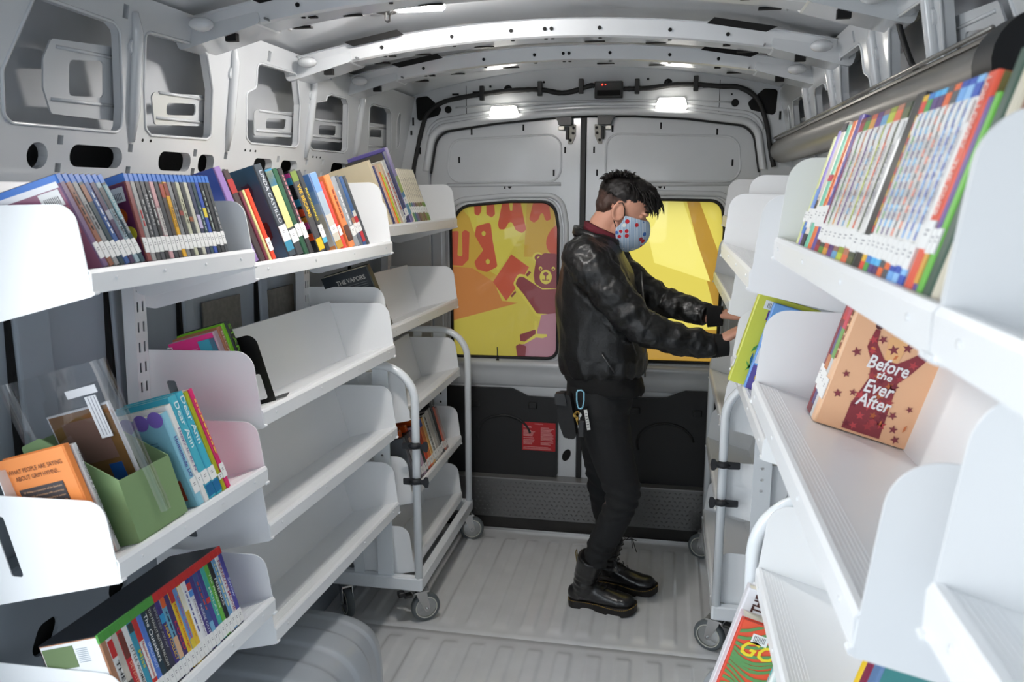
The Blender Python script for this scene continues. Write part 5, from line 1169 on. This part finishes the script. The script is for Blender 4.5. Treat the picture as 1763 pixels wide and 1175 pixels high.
hand(mb, (wrN[0]+.030,wrN[1]+.006,wrN[2]+.004), (.80,.12,.50), (-.50,0,.80), (0,1,0))
hand(mb, (wrF[0]+.018,wrF[1]-.003,wrF[2]+.004), (.90,-.10,.25), (-.25,0,.9), (0,-1,0))
LEGN = [(.125,2.905,.86,.080),(.165,2.895,.72,.066),(.212,2.885,.535,.048),(.200,2.885,.45,.046),(.162,2.893,.33,.040),(.126,2.902,.22,.028),(.088,2.925,.10,.024)]
LEGF = [(.115,3.03,.86,.078),(.113,3.043,.70,.062),(.128,3.065,.50,.044),(.138,3.08,.38,.042),(.166,3.10,.25,.030),(.150,3.115,.10,.024)]
limb(mb, LEGN); limb(mb, LEGF)
for (a_, b_) in (((.060,2.938),(.225,2.915)),((.140,3.12),(.305,3.085))): mb.tube([(a_[0],a_[1],.058),((a_[0]+b_[0])/2,(a_[1]+b_[1])/2,.054),(b_[0],b_[1],.050)], [(.022,.022),(.024,.018),(.020,.010)], 12)
remeshed('body', mb, .0048, SKINP, person, 3)
# eyes, brow
for sd in (-1, 1):
    m = MB(); m.ell(HP(.058, sd*.027, .002), (.011,.012,.011), HM); m.ell(HP(.0662, sd*.027, -.001), (.0040,.005,.005), HM, mi=1)
    m.build('eye', [C((236,234,230),.2), C((40,28,22),.2)], person)
    m = MB(); m.tube([HP(.083,sd*.012,.024), HP(.083,sd*.028,.030), HP(.072,sd*.045,.027)], [.0028,.0036,.0018], 6); m.build('eyebrow', HAIR, person)
    m = MB(); m.ell(HP(.064, sd*.028, .006), (.0125,.016,.011), HM); m.build('eyelid', SKINP, person)
    m = MB(); m.tube([HP(.074,sd*.014,-.003), HP(.0785,sd*.028,-.004), HP(.069,sd*.042,-.004)], [.0012,.0018,.0012], 6); m.build('eyelashes', HAIR, person)
# hair: trimmed sides, long tousled top falling forward
def hairdisp(p): return .0035*NZ.noise(p*60)+.002*NZ.noise(p*160)
m = MB()
m.ell(HP(-.022,0,.044), (.098,.078,.084), HM, 30, 20)
m.ell(HP(.022,0,.080), (.072,.062,.045), HM, 24, 14)
m.ell(HP(-.062,0,-.002), (.045,.066,.060), HM, 24, 14)
o = remeshed('hair', m, .005, [HAIR, mat('hair_clipped', (62,42,34), .6, bump=.3, bscale=700)], person, 2, hairdisp, lambda c: 1 if (Vector(c)-HC).dot(HU) < .028 and (Vector(c)-HC).dot(HF) < .01 else 0)
# carve the face clear: drop hair faces in front of the hairline
import bmesh
bm = bmesh.new(); bm.from_mesh(o.data)
kill = []
for f in bm.faces:
    c = f.calc_center_median()-HC; a, b, u = c.dot(HF), abs(c.dot(HS)), c.dot(HU)
    if (a > .030 and u < .052) or (a > -.030 and u < .018 and b > .03) or (a > -.004 and u < .040 and b > .058) or (u < -.052): kill.append(f)
bmesh.ops.delete(bm, geom=kill, context='FACES'); bm.to_mesh(o.data); bm.free()
m = MB(); rr = random.Random(21)
for i in range(520):
    a0 = rr.uniform(-.085,.075); b0 = rr.uniform(-.066,.066); 
    top = .123*math.sqrt(max(.05, 1-(a0/.115)**2-(b0/.085)**2*.8))
    base = Vector((a0, b0, top-.012)); fw = max(0,(a0+.03)/.10)
    L = rr.uniform(.028,.050)+.032*max(0,fw)*rr.random(); d = Vector((.55+.5*fw+rr.uniform(-.4,.4), rr.uniform(-.55,.55)+b0*5, .34-.2*fw+rr.uniform(-.1,.3))).normalized()
    pts = [base-d*.006]; cur = d.copy(); p = base.copy()
    for k in range(6):
        p = p+cur*L/6; pts.append(p.copy()); cur = (cur+Vector((.10*rr.uniform(-1,1.6), .2*rr.uniform(-1,1), -.30-.16*rr.random()))).normalized()
    r0 = rr.uniform(.0022,.0042)
    m.tube([HP(*q) for q in pts], [r0*.8,r0,r0,r0*.9,r0*.7,r0*.45,r0*.15], 5)
for i in range(120):   # fringe over the forehead
    b0 = rr.uniform(-.05,.05); base = Vector((.062+rr.uniform(-.02,.012), b0, .088+rr.uniform(-.02,.012))); d = Vector((.9, rr.uniform(-.25,.25), rr.uniform(-.25,.35))).normalized(); p = base.copy(); pts = [p-d*.006]; cur = d
    L = rr.uniform(.035,.066)
    for k in range(6): p = p+cur*L/6; pts.append(p.copy()); cur = (cur+Vector((-.05+.1*rr.uniform(-1,1), .2*rr.uniform(-1,1), -.36-.12*rr.random()))).normalized()
    r0 = rr.uniform(.0022,.0042); m.tube([HP(*q) for q in pts], [r0*.8,r0,r0,r0*.9,r0*.7,r0*.45,r0*.15], 5)
for i in range(260):   # crown and back tufts
    a0 = rr.uniform(-.112,-.03); b0 = rr.uniform(-.074,.074); top = .045+.075*math.sqrt(max(.02, 1-((a0+.02)/.095)**2)); base = Vector((a0,b0,top-.008)); d = Vector((-.35+rr.uniform(-.3,.5), rr.uniform(-.4,.4), .35)).normalized(); p = base.copy(); pts = [p-d*.006]; cur = d
    L = rr.uniform(.02,.034)
    for k in range(6): p = p+cur*L/6; pts.append(p.copy()); cur = (cur+Vector((.05,.2*rr.uniform(-1,1),-.35))).normalized()
    r0 = rr.uniform(.002,.0036); m.tube([HP(*q) for q in pts], [r0*.8,r0,r0,r0*.9,r0*.7,r0*.45,r0*.15], 5)
m.build('hair_locks', HAIR, person)
# mask
def mask_mat():
    m_ = bpy.data.materials.new('mask_fabric'); m_.use_nodes = True; t = m_.node_tree; b = t.nodes['Principled BSDF']; b.inputs['Roughness'].default_value = .9
    tx = t.nodes.new('ShaderNodeTexCoord'); w = t.nodes.new('ShaderNodeTexWave'); w.inputs['Scale'].default_value = 60; w.inputs['Distortion'].default_value = 0
    r = t.nodes.new('ShaderNodeValToRGB'); r.color_ramp.elements[0].color = S2L((.52,.66,.80))+(1,); r.color_ramp.elements[1].color = S2L((.84,.88,.92))+(1,)
    t.links.new(tx.outputs['Object'], w.inputs['Vector']); t.links.new(w.outputs['Fac'], r.inputs[0])
    v = t.nodes.new('ShaderNodeTexVoronoi'); v.inputs['Scale'].default_value = 38; t.links.new(tx.outputs['Object'], v.inputs['Vector'])
    lt = t.nodes.new('ShaderNodeMath'); lt.operation = 'LESS_THAN'; lt.inputs[1].default_value = .30; t.links.new(v.outputs['Distance'], lt.inputs[0])
    sep = t.nodes.new('ShaderNodeSeparateColor'); t.links.new(v.outputs['Color'], sep.inputs[0])
    cr = t.nodes.new('ShaderNodeValToRGB'); cr.color_ramp.interpolation = 'CONSTANT'; e = cr.color_ramp.elements; e[0].color = S2L((.78,.14,.18))+(1,); e[1].position = .35; e[1].color = S2L((.25,.42,.70))+(1,); e.new(.6).color = S2L((.93,.93,.92))+(1,); e.new(.85).color = S2L((.7,.2,.25))+(1,)
    t.links.new(sep.outputs[0], cr.inputs[0])
    mx = t.nodes.new('ShaderNodeMixRGB'); t.links.new(lt.outputs[0], mx.inputs[0]); t.links.new(r.outputs[0], mx.inputs[1]); t.links.new(cr.outputs[0], mx.inputs[2]); t.links.new(mx.outputs[0], b.inputs['Base Color']); return m_
MASKM = mask_mat()
m = MB(); rows = []
# columns from the left ear to the right ear; each column runs from the upper edge to the lower edge
colsM = [(-1.0,(.012,.070,-.014),(.004,.064,-.070)), (-.75,(.040,.064,-.008),(.022,.060,-.104)), (-.5,(.066,.050,-.004),(.046,.046,-.128)), (-.25,(.090,.026,.002),(.070,.024,-.134)), (0,(.104,0,.004),(.082,0,-.134))]
full = [(b1, (p[0],-p[1],p[2]), (q[0],-q[1],q[2])) for b1,p,q in colsM]+[(-b1,p,q) for b1,p,q in colsM[-2::-1]]
for (k, p, q) in full:
    row = []
    for j in range(9):
        t_ = j/8; bul = math.sin(math.pi*min(1,t_*1.0))**.8*(.034*(1-abs(k))**.8+.008)
        base = Vector(p)*(1-t_)+Vector(q)*t_; sidey = .010*math.sin(math.pi*t_)*(1 if p[1] > 0 else -1 if p[1] < 0 else 0)*abs(k)
        row.append(HP(base.x+bul*(1-abs(k)*.3), base.y+sidey, base.z))
    rows.append(row)
m.grid(rows, True)
ob = m.build('face_mask', MASKM, person); sm = ob.modifiers.new('thick', 'SOLIDIFY'); sm.thickness = .0025; sb = ob.modifiers.new('sub', 'SUBSURF'); sb.levels = 1; sb.render_levels = 2
m = MB()
for sd in (-1, 1):
    m.tube([HP(.014,sd*.071,-.016), HP(.004,sd*.078,.004), HP(-.014,sd*.082,.022), HP(-.030,sd*.078,.010)], .0018, 6); m.tube([HP(.006,sd*.066,-.066), HP(-.010,sd*.074,-.050), HP(-.028,sd*.078,-.030)], .0018, 6)
m.build('mask_strap', BLACK, person)
# jacket
m = MB()
def sec(z, x0, x1, w, p=2.5, dx=0):
    cx = (x0+x1)/2; rx = (x1-x0)/2; L = []
    for k in range(36):
        a = 2*math.pi*k/36; c_, s_ = math.cos(a), math.sin(a)
        L.append((cx+rx*abs(c_)**(2/p)*(1 if c_ > 0 else -1), 2.97+w*abs(s_)**(2/p)*(1 if s_ > 0 else -1), z+dx*(c_)))
    return L
m.loft([sec(.948,-.018,.275,.165), sec(.975,-.028,.290,.180), sec(1.04,-.034,.288,.190), sec(1.14,-.038,.276,.192), sec(1.22,-.042,.262,.196), sec(1.32,-.030,.232,.202), sec(1.385,-.016,.200,.202), sec(1.425,.004,.184,.180), sec(1.455,.024,.170,.120,2.2), sec(1.472,.038,.160,.086,2.1)])
limb(m, [(.060,2.86,1.40,.070),(.085,2.795,1.372,(.078,.082)),(.180,2.768,1.262,(.068,.072)),(.282,2.762,1.158,(.060,.063)),(.395,2.778,1.118,(.052,.054)),(.505,2.80,1.092,(.043,.045)),(.522,2.803,1.090,(.041,.043))], 20)
limb(m, [(.080,3.08,1.39,.068),(.120,3.135,1.362,(.072,.076)),(.230,3.155,1.270,(.062,.064)),(.345,3.150,1.198,(.055,.056)),(.43,3.11,1.178,(.048,.050)),(.512,3.062,1.160,(.042,.043))], 20)
m.tube([(.030,2.97,1.455),(.032,2.97,1.462)], .02, 8)
AN = [(Vector(shN), Vector(elN)), (Vector(elN), Vector(wrN)), (Vector(shF), Vector(elF)), (Vector(elF), Vector(wrF))]
def wr(p):
    best = None
    for a, b in AN:
        d = b-a; t_ = max(0, min(1, (p-a).dot(d)/d.length_squared)); q = (p-(a+d*t_)).length
        if best is None or q < best[0]: best = (q, t_, d.normalized(), a)
    if best[0] < .095 and not (p.x < .14 and p.z < 1.34 and abs(p.y-2.97) < .16):
        l = (p-best[3]).dot(best[2]); s_ = l*62+3.2*NZ.noise(p*9)+1.4*NZ.noise(p*22)
        return .0072*(math.sin(s_)*.45+NZ.noise(p*24)*.9+.5*(1-2*abs(NZ.noise(p*38))))
    v = NZ.noise(Vector((p.x*9, p.y*9, p.z*5)))*.012 + (1-abs(NZ.noise(Vector((p.x*16+p.z*7, p.y*10, p.z*9)))))*.010-.008
    if p.z < 1.02: v += .003*math.sin((p.x+p.y)*90)
    return v
remeshed('jacket', m, .0055, LEATH, person, 3, wr)
# collar, hem band, seams, zip
m = MB(); rows = []
for i in range(37):
    a = R(38)+ (2*math.pi-R(76))*i/36; x = .108+.078*math.cos(a); y = 2.97+.088*math.sin(a); tz = .014*(1-math.cos(a))
    rows.append([(x,y,1.440-.012*math.cos(a)),(x*1.0-.004*math.cos(a)*0,y,1.468-.026*math.cos(a)+.0),(x+.016*math.cos(a),y+.018*math.sin(a),1.470-.026*math.cos(a)),(x+.022*math.cos(a),y+.024*math.sin(a),1.446-.022*math.cos(a))])
m.grid(rows, True); ob = m.build('jacket_collar', LEATH, person); ob.modifiers.new('t','SOLIDIFY').thickness = .004
m = MB(); m.tube([(.268,2.835,1.34),(.282,2.83,1.22),(.290,2.825,1.08),(.292,2.83,.965)], .003, 6); m.tube([(.14,2.775,1.055),(.19,2.773,.985)], .003, 6); m.tube([(.235,2.785,1.13),(.262,2.795,1.05)], .0022, 6)
m.build('zip', mat('dull_zip',(90,90,90),.35,metal=.9), person)
m = MB()
for (w_, d_) in (((wrN[0]+.012,wrN[1]+.003,wrN[2]-.008),(.9,.1,.05)),((wrF[0]-.008,wrF[1]+.0,wrF[2]+.002),(.95,-.15,.06))):
    w_ = Vector(w_); d_ = Vector(d_).normalized(); n = 16; P = [w_+d_*(.055*k/(n-1)) for k in range(n)]
    m = MB(); m.tube(P, [(.040-.006*k/n+.0012*(k%2), .042-.006*k/n+.0012*(k%2)) for k in range(n)], 18); m.build('cuff', KNIT, person)
# maroon shirt collar, black undershirt hem
m = MB(); rows = []
for i in range(29):
    a = 2*math.pi*i/28; rows.append([(.118+.062*math.cos(a), 2.97+.068*math.sin(a), 1.445-.016*math.cos(a)),(.122+.058*math.cos(a), 2.97+.063*math.sin(a), 1.487-.026*math.cos(a)),(.122+.070*math.cos(a), 2.97+.076*math.sin(a), 1.482-.030*math.cos(a)),(.122+.074*math.cos(a), 2.97+.080*math.sin(a), 1.458-.024*math.cos(a))])
m.grid(rows, True); ob = m.build('shirt_collar', mat('maroon_knit',(92,18,34),.85), person); ob.modifiers.new('t','SOLIDIFY').thickness = .003
m = MB(); m.loft([sec(.985,-.012,.262,.165), sec(.93,-.012,.275,.168), sec(.905,.0,.290,.170,2.4,-.012), sec(.890,.0,.288,.168,2.4,-.020)])
remeshed('undershirt', m, .008, KNIT, person, 2, lambda p: .005*NZ.noise(p*22))
# trousers
m = MB()
limb(m, [(.125,2.915,.90,(.105,.100)),(.135,2.905,.82,(.112,.098)),(.165,2.895,.70,(.098,.088)),(.200,2.885,.58,(.080,.072)),(.222,2.882,.50,(.070,.066)),(.205,2.884,.43,(.066,.060)),(.165,2.892,.33,(.062,.056)),(.130,2.90,.24,(.050,.048)),(.122,2.90,.20,(.050,.048))], 20)
limb(m, [(.115,3.02,.90,(.100,.095)),(.112,3.03,.82,(.104,.094)),(.112,3.045,.70,(.088,.082)),(.125,3.06,.56,(.070,.066)),(.130,3.07,.48,(.062,.060)),(.140,3.08,.38,(.060,.056)),(.165,3.098,.26,(.050,.048)),(.172,3.10,.21,(.048,.046))], 20)
m.loft([sec(.955,.002,.250,.155), sec(.90,-.002,.252,.160), sec(.84,-.002,.250,.160), sec(.78,.02,.23,.13)])
def wt(p):
    k = math.exp(-((p.z-.48)/.07)**2)+math.exp(-((p.z-.25)/.05)**2)+.35*math.exp(-((p.z-.80)/.06)**2)
    return .0035*NZ.noise(p*14)+.004*k*math.sin(p.z*150+p.x*30+4*NZ.noise(p*10))
remeshed('trousers', m, .0075, DENIM, person, 3, wt)
# boots
def boot(heel, toe, ankle, top, name='boot'):
    h_ = Vector(heel); t_ = Vector(toe); d = (t_-h_); Lb = d.length; d.normalize(); s_ = Vector((-d.y, d.x, 0))
    F = lambda a, b, c: tuple(h_+d*a+s_*b+Vector((0,0,c)))
    outl = []
    n = 40
    def width(u): 
        # half width along the sole
        return (.034*math.sqrt(max(0,1-(1-min(u/.12,1))**2)) if u < .12 else .034-.004*math.sin((u-.12)/.3*math.pi/1) if u < .42 else .030+.018*math.sin((u-.42)/.36*math.pi/2) if u < .78 else .048*math.sqrt(max(0,1-((u-.78)/.22)**2)))
    us = [i/n for i in range(n+1)]
    L1 = [(u*Lb, width(u)) for u in us]; L2 = [(u*Lb, -width(u)*.96) for u in reversed(us[1:-1])]
    outl = L1+L2
    so = MB(); zb = lambda a, lo: lo+.006*max(0,(a/Lb-.75)/.25)**2*3
    so.loft([[F(a*1.0,b*1.02,zb(a,.0)+(.0 if a < Lb*.27 or a > Lb*.38 else .008)) for a,b in outl],[F(a,b*1.06,zb(a,.014)) for a,b in outl],[F(a,b*1.08,zb(a,.028)) for a,b in outl],[F(a,b*1.02,zb(a,.033)) for a,b in outl]], smooth=False)
    up = MB()
    secs = []
    for (a0,a1,w,z,zt) in ():
        pass
    up.tube([F(.035,0,.062),F(.09,0,.062),F(.15,0,.056),F(.205,0,.050),F(Lb-.040,0,.046)], [(.036,.036),(.038,.040),(.042,.034),(.047,.028),(.040,.024)], 18)
    up.ell(F(Lb-.055,0,.050), (.046,.044,.027), Matrix((d, s_, Vector((0,0,1)))).transposed())
    up.ell(F(.040,0,.055), (.042,.036,.040), Matrix((d, s_, Vector((0,0,1)))).transposed())
    A = Vector(ankle); T_ = Vector(top)
    up.tube([F(.060,0,.065), tuple(A), tuple((A+T_)/2), tuple(T_)], [(.050,.042),(.050,.045),(.054,.050),(.057,.053)], 20)
    up.tube([F(.10,0,.075), F(.125,0,.070), F(.16,0,.060)], [(.038,.040),(.040,.030),(.04,.026)], 14)
    root = empty(name, (0,0,0)); root.parent = person
    def bd(p): return .0014*NZ.noise(p*30)+.0022*math.exp(-((p.z-.12)/.035)**2)*math.sin(p.z*260+p.x*60)
    remeshed('upper', up, .005, BOOTM, root, 3, bd)
    so.build('sole', mat('boot_sole',(24,20,18),.6), root)
    st = MB(); 
    for i in range(0, len(outl)):
        a,b = outl[i]; a2,b2 = outl[(i+1)%len(outl)]
        st.tube([F(a+(a2-a)*.15,(b+(b2-b)*.15)*1.085,zb(a,.031)),F(a+(a2-a)*.8,(b+(b2-b)*.8)*1.085,zb(a2,.031))], .0013, 5)
    st.build('welt_stitching', mat('yellow_thread',(150,116,30),.6), root)
    lc = MB(); fr_ = []
    for k in range(8):
        t2 = k/7; base = Vector(F(.165,0,.082))*(1-min(1,t2*2.2))+ (A+d*.050)*min(1,t2*2.2) if t2 < .45 else (A+d*.050)*(1-(t2-.45)/.55)+(T_+d*.056)*((t2-.45)/.55)
        base = Vector(base); 
        lc.tube([tuple(base-s_*.022-d*.006), tuple(base+d*.004+Vector((0,0,.002))), tuple(base+s_*.022-d*.006)], .0022, 6)
    e_ = T_+d*.062
    for q in ((.03,.018,.018),(.045,-.010,.006),(.028,.016,-.035),(.046,-.004,-.045)):
        lc.tube([tuple(e_), tuple(e_+d*q[0]*.6+s_*q[1]+Vector((0,0,.012))), tuple(e_+d*q[0]+s_*q[1]*.4+Vector((0,0,q[2])))], .0018, 6)
    lc.build('laces', BLACK, root)
    pl = MB(); q = T_-d*.058
    pl.tube([tuple(q+Vector((0,0,-.03))), tuple(q-d*.006+Vector((0,0,.012))), tuple(q-d*.002+Vector((0,0,.022))), tuple(q+d*.004+Vector((0,0,-.01)))], [(.008,.0016)]*4, 8)
    pl.build('heel_loop', mat('heel_loop_yellow',(120,100,30),.6), root)
boot((.015,2.945,0), (.288,2.905,0), (.085,2.925,.13), (.108,2.905,.225))
boot((.095,3.13,0), (.365,3.07,0), (.150,3.115,.13), (.170,3.10,.225))
fix(person)
for b_ in [c for c in person.children if c.type == 'EMPTY']: b_.matrix_parent_inverse = Matrix.LocRotScale(person.location, person.rotation_euler, person.scale).inverted()
# pouch and keys on the hip
t = empty('hip_pouch', (.03,2.84,.82), 'black pouch hanging at the person\'s back hip', 'pouch')
m = MB(); m.prism(fillet([(-.020,.90),(.030,.90),(.055,.75),(.048,.735),(.01,.74),(-.012,.80)], .012, 4), 2.775, 2.835, lambda a,b,c:(a,c,b)); m.build('bag', mat('pouch_nylon',(20,20,21),.7), t)
m = MB(); m.prism(fillet([(-.024,.905),(.012,.905),(.022,.860),(-.022,.865)], .006, 3), 2.765, 2.80, lambda a,b,c:(a,c,b)); m.build('phone', BLKPL, t); fix(t)
t = empty('key_ring', (.07,2.76,.85), 'pale blue carabiner with brass and steel keys on the person\'s hip', 'keys')
m = MB(); m.tube([(.068+dx, 2.765, .885+dz) for dx,dz in ((-.012,.028),(-.008,.036),(.004,.038),(.013,.030),(.014,.0),(.010,-.024),(.004,-.031),(-.004,-.030),(-.008,-.022),(-.012,.0))], .0033, 8, True); m.build('carabiner', mat('carabiner_blue',(150,206,226),.25,metal=.6), t)
for (x, z, l, rot, c) in ((.058,.845,.045,-.15,(170,130,60)),(.066,.840,.048,.02,(180,180,175)),(.050,.838,.036,-.3,(150,120,60))):
    m = MB(); m.M = Matrix.Translation((x,2.762,z))@Matrix.Rotation(rot,4,'Y'); m.prism(circ(0,-.008,.009,n=14), -.001, .001, lambda a,b,c_:(a,c_,b), [circ(0,-.004,.003,n=8)]); m.box((-.003,-.001,-.008-l),(.003,.001,-.014)); m.build('key', mat('key_%d' % c[0], c, .3, metal=.9), t)
m = MB(); m.M = Matrix.Translation((.088,2.762,.852))@Matrix.Rotation(-.18,4,'Y'); m.box((-.006,-.001,-.075),(.006,.001,0)); 
for k in range(6): m.box((-.004,-.0016,-.066+.010*k),(.004,-.001,-.063+.010*k), mi=1)
m.build('key_tag', [C((206,206,200)), C((90,90,90))], t)
m = MB(); m.bbox((.064,2.752,.752),(.086,2.764,.812), .004); m.build('car_key', BLKPL, t); fix(t)
